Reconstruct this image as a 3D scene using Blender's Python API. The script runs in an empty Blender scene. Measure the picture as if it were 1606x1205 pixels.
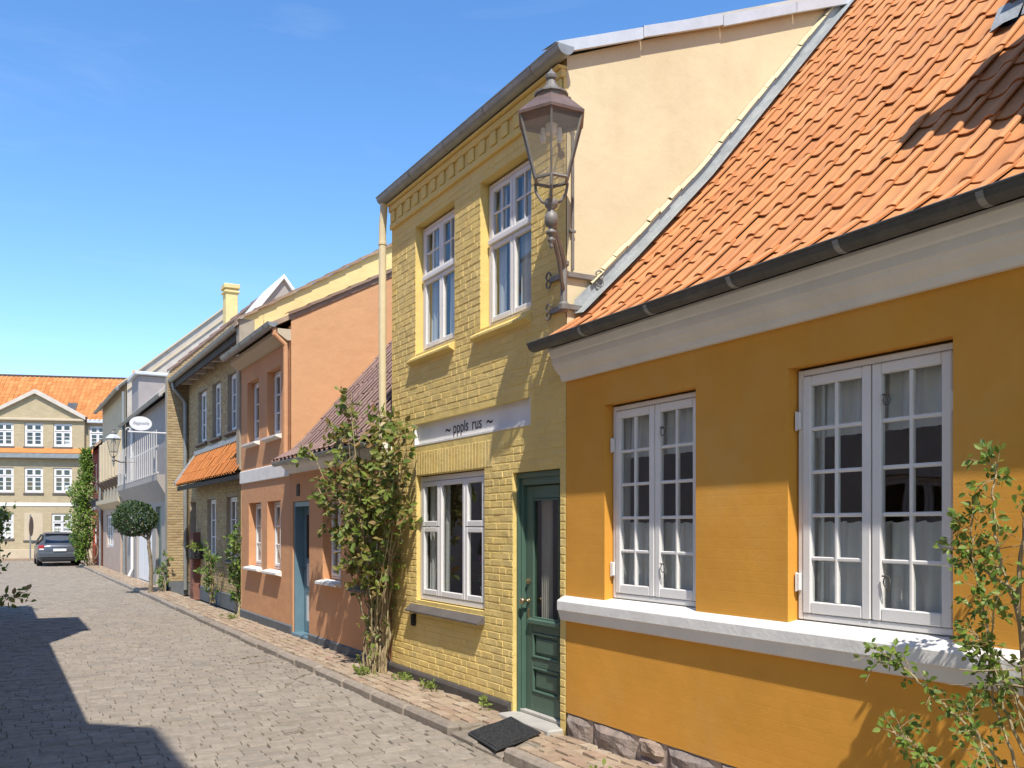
import bpy, math, random
from mathutils import Vector, Matrix, noise
R = math.radians
rng = random.Random(7)
scene = bpy.context.scene
col = scene.collection

# ------------------------------------------------------------------ camera, sky, sun, exposure
YAW = math.atan(813/1440)
cam_d = bpy.data.cameras.new('camera'); cam = bpy.data.objects.new('camera', cam_d); col.objects.link(cam)
cam.location = (0, 0, 1.74); cam.rotation_euler = (R(90), 0, -YAW)
cam_d.sensor_width = 36; cam_d.lens = 1440/1606*36; cam_d.shift_y = (826-602.5)/1606
cam_d.clip_start = .05; cam_d.clip_end = 4000
scene.camera = cam
SUN = Vector((1, 2.62, -4.0)).normalized()
world = bpy.data.worlds.new('World'); scene.world = world; world.use_nodes = True
wn = world.node_tree.nodes; wl = world.node_tree.links
sky = wn.new('ShaderNodeTexSky'); sky.sky_type = 'NISHITA'; sky.sun_disc = False
sky.sun_elevation = math.asin(-SUN.z); sky.sun_rotation = math.atan2(-SUN.x, -SUN.y)
sky.altitude = 0; sky.air_density = 1.0; sky.dust_density = .1; sky.ozone_density = 2.6
wn['Background'].inputs[1].default_value = .122
hs_ = wn.new('ShaderNodeHueSaturation'); hs_.inputs['Saturation'].default_value = 1.22; hs_.inputs['Hue'].default_value = .503; wl.new(sky.outputs[0], hs_.inputs['Color'])
wtc = wn.new('ShaderNodeTexCoord'); wmp = wn.new('ShaderNodeMapping'); wmp.inputs['Scale'].default_value = (1.2, 2.2, 7); wmp.inputs['Rotation'].default_value = (.25, .1, .5)
wnz = wn.new('ShaderNodeTexNoise'); wnz.inputs['Scale'].default_value = 1.6; wnz.inputs['Detail'].default_value = 7; wnz.inputs['Roughness'].default_value = .6; wnz.inputs['Distortion'].default_value = .8
wmr = wn.new('ShaderNodeMapRange'); wmr.inputs[1].default_value = .5; wmr.inputs[2].default_value = .8; wmr.inputs[4].default_value = .10
wmx = wn.new('ShaderNodeMixRGB'); wmx.inputs[2].default_value = (5.2, 5.6, 6.0, 1)      # thin cirrus, in sky radiance units
wl.new(wtc.outputs['Generated'], wmp.inputs[0]); wl.new(wmp.outputs[0], wnz.inputs['Vector']); wl.new(wnz.outputs[0], wmr.inputs[0]); wl.new(wmr.outputs[0], wmx.inputs[0])
wl.new(hs_.outputs[0], wmx.inputs[1]); wl.new(wmx.outputs[0], wn['Background'].inputs[0])
sd = bpy.data.lights.new('sun', 'SUN'); sd.energy = 2.9; sd.angle = R(.53); sd.color = (1, .94, .84)
so = bpy.data.objects.new('sun', sd); so.location = (-10, -18, 28); so.rotation_euler = SUN.to_track_quat('-Z', 'Y').to_euler(); col.objects.link(so)
vs = scene.view_settings; vs.view_transform = 'Standard'; vs.look = 'None'; vs.exposure = 1.05; vs.gamma = 1; vs.use_curve_mapping = False
scene.render.engine = 'CYCLES'
scene.cycles.max_bounces = 8; scene.cycles.transparent_max_bounces = 16

# ------------------------------------------------------------------ materials
MATS = {}
def M(name, c, rough=.85, var=.1, vs_=2.5, bump=0, bs=60, ramp=None, spec=.25, metal=0, stain=None, brick=None, streak=0, trans=0, wob=0):
    """procedural material: base colour x noise, optional per-piece ramp, stain, relief"""
    if name in MATS: return MATS[name]
    m = bpy.data.materials.new(name); m.use_nodes = True; MATS[name] = m
    n = m.node_tree.nodes; l = m.node_tree.links; b = n['Principled BSDF']
    def N(t, **k):
        x = n.new(t)
        for a, v in k.items(): setattr(x, a, v)
        return x
    geo = N('ShaderNodeNewGeometry'); pos = geo.outputs['Position']
    no = N('ShaderNodeTexNoise'); no.inputs['Scale'].default_value = vs_; no.inputs['Detail'].default_value = 6; no.inputs['Roughness'].default_value = .62
    l.new(pos, no.inputs['Vector'])
    mr = N('ShaderNodeMapRange'); mr.inputs[1].default_value = .25; mr.inputs[2].default_value = .75; mr.inputs[3].default_value = 1-var; mr.inputs[4].default_value = 1+var
    l.new(no.outputs[0], mr.inputs[0])
    if ramp:
        oi = N('ShaderNodeObjectInfo'); ad = N('ShaderNodeMath', operation='ADD'); fr = N('ShaderNodeMath', operation='FRACT')
        l.new(geo.outputs['Random Per Island'], ad.inputs[0]); l.new(oi.outputs['Random'], ad.inputs[1]); l.new(ad.outputs[0], fr.inputs[0])
        cr = N('ShaderNodeValToRGB'); e = cr.color_ramp.elements
        while len(e) < len(ramp): e.new(.5)
        for i, rc in enumerate(ramp): e[i].position = i/(len(ramp)-1); e[i].color = (*rc, 1)
        l.new(fr.outputs[0], cr.inputs[0]); base = cr.outputs[0]
    else:
        rg = N('ShaderNodeRGB'); rg.outputs[0].default_value = (*c, 1); base = rg.outputs[0]
    if brick:
        bw, bh, mc, colour2 = brick
        sx = N('ShaderNodeSeparateXYZ'); tc = N('ShaderNodeTexCoord'); l.new(tc.outputs['Object'], sx.inputs[0])
        cx_ = N('ShaderNodeCombineXYZ'); l.new(sx.outputs['Y'], cx_.inputs[0]); l.new(sx.outputs['Z'], cx_.inputs[1])
        bt = N('ShaderNodeTexBrick'); l.new(cx_.outputs[0], bt.inputs['Vector'])
        bt.inputs['Scale'].default_value = 1; bt.inputs['Brick Width'].default_value = bw; bt.inputs['Row Height'].default_value = bh
        bt.inputs['Mortar Size'].default_value = .006; bt.inputs['Mortar Smooth'].default_value = .8
        bt.inputs['Color1'].default_value = (*c, 1); bt.inputs['Color2'].default_value = (*(colour2 or c), 1); bt.inputs['Mortar'].default_value = (*(mc or c), 1)
        if mc: base = bt.outputs['Color']
    sc = N('ShaderNodeVectorMath', operation='SCALE'); l.new(base, sc.inputs[0]); l.new(mr.outputs[0], sc.inputs['Scale'])
    colour = sc.outputs[0]
    if stain:
        scol, amt, sscale = stain
        n2 = N('ShaderNodeTexNoise'); n2.inputs['Scale'].default_value = sscale; n2.inputs['Detail'].default_value = 8; n2.inputs['Roughness'].default_value = .7
        mp = N('ShaderNodeMapping'); mp.inputs['Location'].default_value = (3.3, 1.7, 5.1); mp.inputs['Scale'].default_value = (1, 1, .35 if streak else 1)
        l.new(pos, mp.inputs[0]); l.new(mp.outputs[0], n2.inputs['Vector'])
        r2 = N('ShaderNodeMapRange'); r2.inputs[1].default_value = .5; r2.inputs[2].default_value = .78; r2.inputs[4].default_value = amt
        l.new(n2.outputs[0], r2.inputs[0])
        mx = N('ShaderNodeMixRGB'); l.new(r2.outputs[0], mx.inputs[0]); l.new(colour, mx.inputs[1]); mx.inputs[2].default_value = (*scol, 1); colour = mx.outputs[0]
    l.new(colour, b.inputs['Base Color'])
    b.inputs['Roughness'].default_value = rough; b.inputs['Specular IOR Level'].default_value = spec; b.inputs['Metallic'].default_value = metal
    nrm = None
    if brick:
        iv = N('ShaderNodeMath', operation='SUBTRACT'); iv.inputs[0].default_value = 1; l.new(bt.outputs['Fac'], iv.inputs[1])
        ml = N('ShaderNodeMath', operation='MULTIPLY'); l.new(iv.outputs[0], ml.inputs[0]); l.new(no.outputs[0], ml.inputs[1])
        bb = N('ShaderNodeBump'); bb.inputs['Strength'].default_value = .055 if not mc else .6; bb.inputs['Distance'].default_value = .012; l.new(ml.outputs[0], bb.inputs['Height']); nrm = bb.outputs[0]
    if wob:
        n4 = N('ShaderNodeTexNoise'); n4.inputs['Scale'].default_value = 4.5; n4.inputs['Detail'].default_value = 3; l.new(pos, n4.inputs['Vector'])
        b4 = N('ShaderNodeBump'); b4.inputs['Strength'].default_value = wob; b4.inputs['Distance'].default_value = .06; l.new(n4.outputs[0], b4.inputs['Height'])
        if nrm: l.new(nrm, b4.inputs['Normal'])
        nrm = b4.outputs[0]
    if bump:
        n3 = N('ShaderNodeTexNoise'); n3.inputs['Scale'].default_value = bs; n3.inputs['Detail'].default_value = 5; l.new(pos, n3.inputs['Vector'])
        bp = N('ShaderNodeBump'); bp.inputs['Strength'].default_value = bump; bp.inputs['Distance'].default_value = .02; l.new(n3.outputs[0], bp.inputs['Height'])
        if nrm: l.new(nrm, bp.inputs['Normal'])
        nrm = bp.outputs[0]
    if nrm: l.new(nrm, b.inputs['Normal'])
    if trans:
        tr = N('ShaderNodeBsdfTranslucent'); l.new(colour, tr.inputs[0]); ms = N('ShaderNodeMixShader'); ms.inputs[0].default_value = trans
        l.new(b.outputs[0], ms.inputs[1]); l.new(tr.outputs[0], ms.inputs[2]); l.new(ms.outputs[0], n['Material Output'].inputs[0])
    return m
def glass(name, tint=(1, 1, 1), refl=.06):
    m = bpy.data.materials.new(name); m.use_nodes = True; MATS[name] = m
    n = m.node_tree.nodes; l = m.node_tree.links; n.remove(n['Principled BSDF'])
    g = n.new('ShaderNodeBsdfGlossy'); g.inputs['Roughness'].default_value = .01
    t = n.new('ShaderNodeBsdfTransparent'); t.inputs[0].default_value = (*tint, 1)
    fr = n.new('ShaderNodeFresnel'); ge0 = n.new('ShaderNodeNewGeometry'); io = n.new('ShaderNodeMapRange'); io.inputs[3].default_value = 1.52; io.inputs[4].default_value = 1/1.52; l.new(ge0.outputs['Backfacing'], io.inputs[0]); l.new(io.outputs[0], fr.inputs[0])
    ad = n.new('ShaderNodeMath'); ad.operation = 'ADD'; ad.inputs[1].default_value = refl; ad.use_clamp = True; l.new(fr.outputs[0], ad.inputs[0])
    nz = n.new('ShaderNodeTexNoise'); nz.inputs['Scale'].default_value = 2.2; nz.inputs['Detail'].default_value = 1
    ge = n.new('ShaderNodeNewGeometry'); l.new(ge.outputs['Position'], nz.inputs['Vector'])
    bp = n.new('ShaderNodeBump'); bp.inputs['Strength'].default_value = .12; bp.inputs['Distance'].default_value = .02; l.new(nz.outputs[0], bp.inputs['Height']); l.new(bp.outputs[0], g.inputs['Normal'])
    ms = n.new('ShaderNodeMixShader'); l.new(ad.outputs[0], ms.inputs[0]); l.new(t.outputs[0], ms.inputs[1]); l.new(g.outputs[0], ms.inputs[2])
    l.new(ms.outputs[0], n['Material Output'].inputs[0]); return m
glass('glass', (.93, .96, .95)); _lg = glass('lamp_glass', (.93, .92, .88), .04)
_n = _lg.node_tree.nodes; _l = _lg.node_tree.links; _d = _n.new('ShaderNodeBsdfDiffuse'); _d.inputs[0].default_value = (.7, .66, .58, 1); _x = _n.new('ShaderNodeMixShader'); _x.inputs[0].default_value = .13   # dusty glass
_src = _n['Material Output'].inputs[0].links[0].from_socket; _l.new(_src, _x.inputs[1]); _l.new(_d.outputs[0], _x.inputs[2]); _l.new(_x.outputs[0], _n['Material Output'].inputs[0])

M('orange_wall', (.68, .32, .05), .92, .09, 1.3, .07, 90, stain=((.66, .385, .12), .7, .7), brick=(.24, .0667, None, None), wob=.07)
M('yellow_brick', None, .85, .08, 2, .25, 70, ramp=[(.74, .545, .19), (.77, .58, .22), (.71, .525, .195), (.77, .565, .19)], stain=((.66, .55, .30), .5, 1.2), wob=.28)
M('yellow_paint', (.75, .56, .195), .88, .08, 1.5, .15, 70, stain=((.60, .50, .24), .4, 1.6), wob=.3)
M('cream_plaster', (.65, .55, .35), .92, .07, 1.2, .08, 60, stain=((.54, .42, .25), .6, 1.1), streak=1, wob=.14)
M('cream_gable', (.72, .55, .25), .92, .08, 1.2, .12, 60, stain=((.50, .40, .22), .5, 1.3), wob=.3)
M('salmon', (.60, .315, .16), .92, .06, 1.1, .1, 60, stain=((.52, .25, .14), .4, 1.2), wob=.22)
M('salmon_gable', (.62, .34, .17), .92, .06, .9, .1, 60, stain=((.55, .27, .14), .45, 1), wob=.22)
M('white_paint', (.74, .72, .70), .55, .05, 4, .05, 40, spec=.4)
M('white_plaster', (.76, .74, .70), .85, .06, 3, .1, 50, stain=((.55, .53, .49), .35, 2.2), wob=.15)
M('cornice_white', (.74, .70, .63), .8, .06, 3, .08, 50, stain=((.52, .48, .43), .35, 2))
M('tile', None, .8, .14, 9, .12, 80, ramp=[(.54, .235, .090), (.58, .265, .108), (.50, .21, .085), (.60, .285, .12), (.55, .24, .095)], stain=((.42, .20, .11), .4, 3))
M('tile_far', None, .8, .12, 3, 0, ramp=[(.52, .20, .06), (.57, .23, .075), (.46, .17, .05), (.60, .26, .09)])
M('tile_mauve', None, .85, .15, 5, .12, 80, ramp=[(.25, .165, .14), (.30, .205, .175), (.27, .175, .155), (.32, .225, .19)], stain=((.36, .26, .22), .45, 3))
M('tile_brown', None, .85, .15, 5, .1, 80, ramp=[(.38, .27, .18), (.45, .33, .23), (.33, .22, .15)])
M('zinc', (.30, .31, .30), .5, .18, 7, .06, 50, spec=.5, metal=.5, stain=((.18, .17, .15), .5, 5))
M('zinc_dark', (.085, .085, .078), .5, .25, 7, .06, 50, spec=.5, metal=.3, stain=((.2, .19, .16), .4, 6))
M('zinc_light', (.62, .64, .65), .5, .1, 6, .05, 50, spec=.5, metal=.35)
M('lead', (.36, .38, .38), .6, .2, 8, .3, 40, metal=.2, stain=((.55, .55, .50), .5, 6))
M('slate', (.12, .105, .095), .7, .2, 5, .1, 50)
M('plinth_dark', (.085, .075, .068), .9, .2, 5, .2, 60)
M('plinth_grey', (.13, .14, .15), .85, .15, 4, .15, 60)
M('stone', None, .85, .3, 9, .5, 45, ramp=[(.26, .21, .18), (.33, .25, .21), (.20, .175, .165), (.36, .27, .21)], stain=((.10, .09, .085), .5, 7))
M('mortar', (.48, .38, .31), .95, .15, 8, .3, 60)
M('sett', None, .82, .22, 14, .3, 60, ramp=[(.265, .228, .185), (.30, .258, .208), (.245, .213, .175), (.325, .28, .228), (.285, .237, .188)], stain=((.25, .212, .165), .5, .7))
M('joint', (.27, .23, .175), .95, .3, 12, .4, 70)
M('paver', None, .88, .22, 10, .3, 60, ramp=[(.36, .27, .18), (.40, .31, .22), (.31, .22, .15), (.42, .34, .25), (.35, .24, .17)], stain=((.25, .22, .17), .5, 3))
M('kerb', None, .85, .22, 12, .35, 50, ramp=[(.28, .235, .19), (.31, .26, .21), (.25, .21, .17)], stain=((.15, .125, .10), .6, 5))
M('ground', (.30, .27, .22), .95, .2, .5, .2, 10)
M('green_paint', (.075, .135, .10), .45, .1, 5, .03, 40, spec=.45)
M('blue_paint', (.13, .22, .27), .5, .1, 5, .03, 40, spec=.4)
M('brass', (.42, .34, .20), .35, .1, 8, metal=.9)
M('iron', (.12, .105, .095), .6, .2, 9, .1, 50, metal=.2, spec=.4)
M('lamp_grey', (.20, .185, .165), .55, .2, 9, .1, 60, metal=.2, spec=.45)
M('copper', (.18, .125, .105), .5, .3, 9, .05, 50, metal=.25)
M('dark_brown', (.05, .035, .028), .7, .2, 5)
M('room', (.26, .18, .12), .9, .3, 2)
M('room_grey', (.22, .21, .20), .9, .3, 2)
M('curtain', (.84, .84, .82), .9, .05, 5, trans=.3)
M('drape', (.62, .58, .50), .9, .08, 5, trans=.35)
M('brown_brick', None, .88, .15, 6, .2, 80, ramp=[(.40, .29, .145), (.47, .36, .20), (.34, .235, .12), (.44, .33, .17), (.37, .27, .15)])
M('brown_mortar', (.36, .31, .235), .95, .15, 8)
M('red_brick', None, .88, .15, 6, .2, 80, ramp=[(.22, .10, .075), (.27, .13, .10), (.19, .085, .065)])
M('end_brick', (.47, .38, .235), .9, .08, 3, brick=(.24, .075, (.46, .40, .29), (.42, .335, .20)))
M('grey_wall', (.37, .33, .295), .9, .06, 2, .08, 40)
M('beige_wall', (.52, .43, .30), .9, .08, 2, .08, 40)
M('red_wall', (.50, .12, .06), .85, .1, 2)
M('dark_red', (.20, .035, .03), .8, .15, 3)
M('mauve_wall', (.32, .29, .28), .9, .1, 3)
M('fibre_roof', (.46, .42, .37), .9, .15, 3, stain=((.30, .27, .24), .5, 2))
M('wood_bark', (.24, .19, .13), .9, .3, 20, .4, 60)
M('cane', (.36, .29, .17), .85, .3, 14, .3, 60, ramp=[(.42, .34, .20), (.30, .22, .13), (.38, .33, .17)])
M('rose_leaf', None, .5, .2, 6, ramp=[(.13, .19, .035), (.19, .25, .04), (.09, .14, .03), (.25, .26, .05), (.27, .15, .06), (.16, .23, .035), (.32, .26, .09)], spec=.35, trans=.3)
M('lime_leaf', None, .5, .2, 6, ramp=[(.13, .22, .03), (.20, .30, .04), (.09, .16, .03), (.26, .34, .07)], spec=.35, trans=.35)
M('shrub_leaf', None, .45, .2, 6, ramp=[(.12, .20, .03), (.19, .28, .04), (.08, .14, .03), (.26, .32, .07), (.14, .22, .035)], spec=.4, trans=.35)
M('green_leaf', None, .45, .2, 6, ramp=[(.08, .15, .025), (.14, .22, .03), (.055, .11, .025), (.20, .27, .05), (.10, .17, .03)], spec=.4, trans=.3)
M('dark_leaf', None, .45, .2, 6, ramp=[(.035, .075, .02), (.055, .10, .025), (.03, .06, .018), (.08, .12, .03)], spec=.4, trans=.15)
M('weed', None, .6, .2, 6, ramp=[(.16, .22, .04), (.22, .27, .06), (.12, .17, .03)], trans=.3)
M('pink', (.55, .10, .32), .7, .2, 20)
M('terracotta', (.50, .20, .09), .8, .1, 5)
M('mat_rubber', (.05, .052, .055), .9, .4, 40, .8, 90)
M('car_paint', (.105, .115, .13), .28, .03, 2, spec=.6, metal=.4)
M('black_plastic', (.018, .018, .02), .5, .1, 5)
M('tail_red', (.35, .03, .035), .25, .1, 5, spec=.6)
M('plate_white', (.75, .75, .75), .5, .02, 5)
M('rubber', (.02, .02, .02), .85, .1, 5)
M('chrome', (.6, .6, .62), .25, .05, 5, metal=.9)
M('rail_black', (.03, .03, .032), .6, .1, 5)
M('grey_sign', (.30, .33, .38), .5, .1, 5)
M('plate_text', (.02, .02, .02), .6, 0)

# ------------------------------------------------------------------ mesh helpers
OFF = {}
class MB:
    def __init__(s): s.v = []; s.f = []
    def add(s, vs, fs):
        o = len(s.v); s.v += [tuple(p) for p in vs]; s.f += [tuple(i+o for i in f) for f in fs]; return s
    def quad(s, a, b, c, d): return s.add([a, b, c, d], [(0, 1, 2, 3)])
    def box(s, x0, x1, y0, y1, z0, z1):
        if x0 > x1: x0, x1 = x1, x0
        if y0 > y1: y0, y1 = y1, y0
        if z0 > z1: z0, z1 = z1, z0
        return s.add([(x0,y0,z0),(x1,y0,z0),(x1,y1,z0),(x0,y1,z0),(x0,y0,z1),(x1,y0,z1),(x1,y1,z1),(x0,y1,z1)],
                     [(0,3,2,1),(4,5,6,7),(0,1,5,4),(1,2,6,5),(2,3,7,6),(3,0,4,7)])
    def bbox(s, x0, x1, y0, y1, z0, z1, b=.006):
        """box with chamfered edges"""
        X = (min(x0,x1), max(x0,x1)); Y = (min(y0,y1), max(y0,y1)); Z = (min(z0,z1), max(z0,z1))
        b = min(b, (X[1]-X[0])*.4, (Y[1]-Y[0])*.4, (Z[1]-Z[0])*.4)
        import itertools
        vs = []; idx = {}
        for i, j, k in itertools.product((0,1), repeat=3):
            for ax in range(3):
                p = [X[i], Y[j], Z[k]]
                for a, q in enumerate((i, j, k)):
                    if a != ax: p[a] += b*(1-2*q)
                idx[(i,j,k,ax)] = len(vs); vs.append(p)
        fs = []
        for ax in range(3):
            o = [a for a in range(3) if a != ax]
            for q in (0,1):
                lp = []
                for (u, v) in ((0,0),(1,0),(1,1),(0,1)):
                    c = [0,0,0]; c[ax] = q; c[o[0]] = u; c[o[1]] = v; lp.append(idx[(*c, ax)])
                flip = (q == 0) ^ (ax == 1)
                fs.append(tuple(reversed(lp)) if flip else tuple(lp))
        for ax in range(3):
            o = [a for a in range(3) if a != ax]
            for u in (0,1):
                for v in (0,1):
                    c0 = [0,0,0]; c0[o[0]] = u; c0[o[1]] = v; c1 = list(c0); c1[ax] = 1
                    fs.append((idx[(*c0, o[0])], idx[(*c1, o[0])], idx[(*c1, o[1])], idx[(*c0, o[1])]))
        for c in itertools.product((0,1), repeat=3): fs.append(tuple(idx[(*c, a)] for a in range(3)))
        return s.add(vs, fs)
    def prism_y(s, poly, y0, y1, caps=True):
        """poly of (x,z) extruded along y"""
        n = len(poly); vs = [(x, y0, z) for x, z in poly]+[(x, y1, z) for x, z in poly]
        fs = [(i, (i+1) % n, n+(i+1) % n, n+i) for i in range(n)]
        if caps: fs += [tuple(range(n-1, -1, -1)), tuple(range(n, 2*n))]
        return s.add(vs, fs)
    def prism_x(s, poly, x0, x1):
        n = len(poly); vs = [(x0, y, z) for y, z in poly]+[(x1, y, z) for y, z in poly]
        fs = [(i, (i+1) % n, n+(i+1) % n, n+i) for i in range(n)]+[tuple(range(n-1, -1, -1)), tuple(range(n, 2*n))]
        return s.add(vs, fs)
    def tube(s, pts, r, n=8, cap=True):
        pts = [Vector(p) for p in pts]; m = len(pts)
        rs = r if isinstance(r, (list, tuple)) else [r]*m
        vs = []; prev = None
        for i, p in enumerate(pts):
            t = (pts[min(i+1, m-1)]-pts[max(i-1, 0)])
            t = t.normalized() if t.length > 1e-9 else Vector((0,0,1))
            if prev is None: a = t.orthogonal().normalized()
            else:
                a = prev-t*prev.dot(t); a = a.normalized() if a.length > 1e-6 else t.orthogonal().normalized()
            prev = a; b = t.cross(a)
            for k in range(n):
                g = 2*math.pi*k/n; vs.append(p+(a*math.cos(g)+b*math.sin(g))*rs[i])
        fs = [(i*n+k, i*n+(k+1) % n, (i+1)*n+(k+1) % n, (i+1)*n+k) for i in range(m-1) for k in range(n)]
        if cap: fs += [tuple(range(n-1, -1, -1)), tuple((m-1)*n+k for k in range(n))]
        return s.add(vs, fs)
    def lathe(s, prof, c=(0,0,0), n=16, a0=0, cap=True):
        vs = []
        for r, z in prof:
            for k in range(n):
                g = a0+2*math.pi*k/n; vs.append((c[0]+r*math.cos(g), c[1]+r*math.sin(g), c[2]+z))
        m = len(prof); fs = [(i*n+k, i*n+(k+1) % n, (i+1)*n+(k+1) % n, (i+1)*n+k) for i in range(m-1) for k in range(n)]
        if cap: fs += [tuple(range(n-1, -1, -1)), tuple((m-1)*n+k for k in range(n))]
        return s.add(vs, fs)
    def mesh(s, name, mat, off=(0,0,0), smooth=False):
        me = bpy.data.meshes.new(name)
        me.from_pydata([(p[0]-off[0], p[1]-off[1], p[2]-off[2]) for p in s.v], [], s.f)
        if mat: me.materials.append(MATS[mat])
        if smooth: me.polygons.foreach_set('use_smooth', [True]*len(me.polygons))
        me.update(); return me
    def build(s, name, mat, parent=None, smooth=False, label=None, stuff=False):
        off = OFF.get(parent.name, (0,0,0)) if parent else (0,0,0)
        o = bpy.data.objects.new(name, s.mesh(name, mat, off, smooth)); col.objects.link(o)
        if parent: o.parent = parent; OFF[o.name] = off
        if label: o['label'] = label
        if stuff: o['kind'] = 'stuff'
        return o
def thing(name, label, cat, loc=(0,0,0), rotz=0, group=None, local=False):
    o = bpy.data.objects.new(name, None); col.objects.link(o); o.location = loc; o.rotation_euler = (0,0,rotz); o.empty_display_size = .2
    o['label'] = label; o['category'] = cat
    if group: o['group'] = group
    OFF[o.name] = (0,0,0) if local else tuple(loc)
    return o
def tag(o, label, cat, group=None):
    o['label'] = label; o['category'] = cat
    if group: o['group'] = group
    return o
def inst(me, name, parent, loc, rot=(0,0,0), scale=(1,1,1)):
    """a piece that shares mesh data; loc in the frame the builder works in"""
    o = bpy.data.objects.new(name, me); col.objects.link(o)
    off = OFF.get(parent.name, (0,0,0)) if parent else (0,0,0)
    o.location = (loc[0]-off[0], loc[1]-off[1], loc[2]-off[2]); o.rotation_euler = rot; o.scale = scale
    if parent: o.parent = parent
    return o
def to_px(p):
    S, C = math.sin(YAW), math.cos(YAW); d = S*p[0]+C*p[1]
    if d < .3: return None
    return 803+1440*(C*p[0]-S*p[1])/d, 826-1440*(p[2]-1.74)/d, d
def visible_rank(p, m=40):
    q = to_px(p)
    if q is None or not (-m < q[0] < 1606+m and -m < q[1] < 1205+m): return 1e6+(Vector(p).length)
    return q[2]
def W(root, p):
    """point of the builder's frame -> world"""
    if OFF.get(root.name) == (0,0,0) and root.parent is None:
        return Matrix.Translation(root.location) @ Matrix.Rotation(root.rotation_euler[2], 4, 'Z') @ Vector(p)
    return Vector(p)

# ------------------------------------------------------------------ facade helpers (facade faces -x, runs along y)
def wall_front(mb, X, y0, y1, z0, z1, ops, rev=.14):
    ys = sorted({y0, y1, *[a for o in ops for a in o[:2]]}); zs = sorted({z0, z1, *[a for o in ops for a in o[2:4]]})
    for i in range(len(ys)-1):
        for j in range(len(zs)-1):
            a, b, c, d = ys[i], ys[i+1], zs[j], zs[j+1]
            my, mz = (a+b)/2, (c+d)/2
            if any(o[0] < my < o[1] and o[2] < mz < o[3] for o in ops): continue
            mb.quad((X, b, c), (X, a, c), (X, a, d), (X, b, d))
    for o in ops:
        a, b, c, d = o[:4]; r = o[4] if len(o) > 4 else rev; B = X+r
        mb.quad((X, b, c), (X, b, d), (B, b, d), (B, b, c)); mb.quad((X, a, d), (X, a, c), (B, a, c), (B, a, d))
        mb.quad((X, b, d), (X, a, d), (B, a, d), (B, b, d)); mb.quad((X, a, c), (X, b, c), (B, b, c), (B, a, c))
def brick_rects(y0, y1, z0, z1, ops, bl=.24, ch=.0667, j=.008, seed=1):
    r = random.Random(seed); out = []; n = int((z1-z0)/ch)
    for k in range(n):
        a = z0+k*ch; b = a+ch-j
        cuts = sorted([(max(o[0], y0), min(o[1], y1)) for o in ops if o[2] < b and o[3] > a])
        runs = []; s = y0
        for c in cuts:
            if c[0] > s+.02: runs.append((s, c[0]))
            s = max(s, c[1])
        if y1 > s+.02: runs.append((s, y1))
        for (p, q) in runs:
            t = p-(0, .12, .06, .18)[k % 4]
            while t < q:
                L = bl*(1 if r.random() > .3 else .5)
                u0, u1 = max(t, p), min(t+L-j, q)
                if u1-u0 > .03: out.append((u0, u1, a, b))
                t += L
    return out
def brick_shape(mb, X, u0, u1, a, b, pr=.007, bev=.005):
    return mb.add([(X+.004, u0, a), (X+.004, u1, a), (X+.004, u1, b), (X+.004, u0, b), (X-pr, u0+bev, a+bev), (X-pr, u1-bev, a+bev), (X-pr, u1-bev, b-bev), (X-pr, u0+bev, b-bev)],
           [(4, 7, 6, 5), (0, 4, 5, 1), (1, 5, 6, 2), (2, 6, 7, 3), (3, 7, 4, 0)])
def bricks(root, wallpart, X, rects, mat, n_ind=0, pr=.007, seed=3):
    r = random.Random(seed)
    rects = sorted(rects, key=lambda q: visible_rank(W(root, (X, (q[0]+q[1])/2, (q[2]+q[3])/2))))
    shared = {}
    mb = MB()
    for i, q in enumerate(rects):
        p = pr*r.uniform(.35, 1.35)
        if i < n_ind:
            key = round((q[1]-q[0])/.03)
            if key not in shared: shared[key] = brick_shape(MB(), 0, -key*.015, key*.015, -.028, .028, pr).mesh('brick', mat)
            inst(shared[key], 'brick', wallpart, (X, (q[0]+q[1])/2, (q[2]+q[3])/2), (r.gauss(0, .006), 0, r.gauss(0, .008)), (p/pr, (q[1]-q[0])/(key*.03), (q[3]-q[2])/.056))
        else: brick_shape(mb, X, *q, p)
    if mb.f: mb.build('brick', mat, wallpart, stuff=True)
def gutter(root, x, y0, y1, z, r, mat='zinc', step=.9, cap_mat=None, first=.35):
    """half-round gutter with straps; z = rim"""
    mb = MB(); n = 10; t = .008
    out = [(x-r*math.cos(math.pi*k/n), z-r*math.sin(math.pi*k/n)) for k in range(n+1)]
    inn = [(x+(r-t)*math.cos(math.pi*k/n), z-(r-t)*math.sin(math.pi*k/n)) for k in range(n+1)]
    mb.prism_y(out+inn, y0, y1, False)
    mb.tube([(x-r, y0, z), (x-r, y1, z)], .009, 6)
    for yy, d in ((y0, 1), (y1, -1)):
        mb.add([(p[0], yy, p[1]) for p in out], [tuple(range(n+1))])
    g = mb.build('gutter', mat, root)
    y = y0+first
    while y < y1-.1:
        b = MB(); ro = r+.006
        o2 = [(x-ro*math.cos(math.pi*k/n), z+.004-ro*math.sin(math.pi*k/n)) for k in range(n+1)]
        i2 = [(x+(ro-.012)*math.cos(math.pi*k/n), z+.004-(ro-.012)*math.sin(math.pi*k/n)) for k in range(n+1)]
        b.prism_y(o2+i2, y-.018, y+.018); b.build('gutter_bracket', 'zinc', g); y += step
    return g
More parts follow.
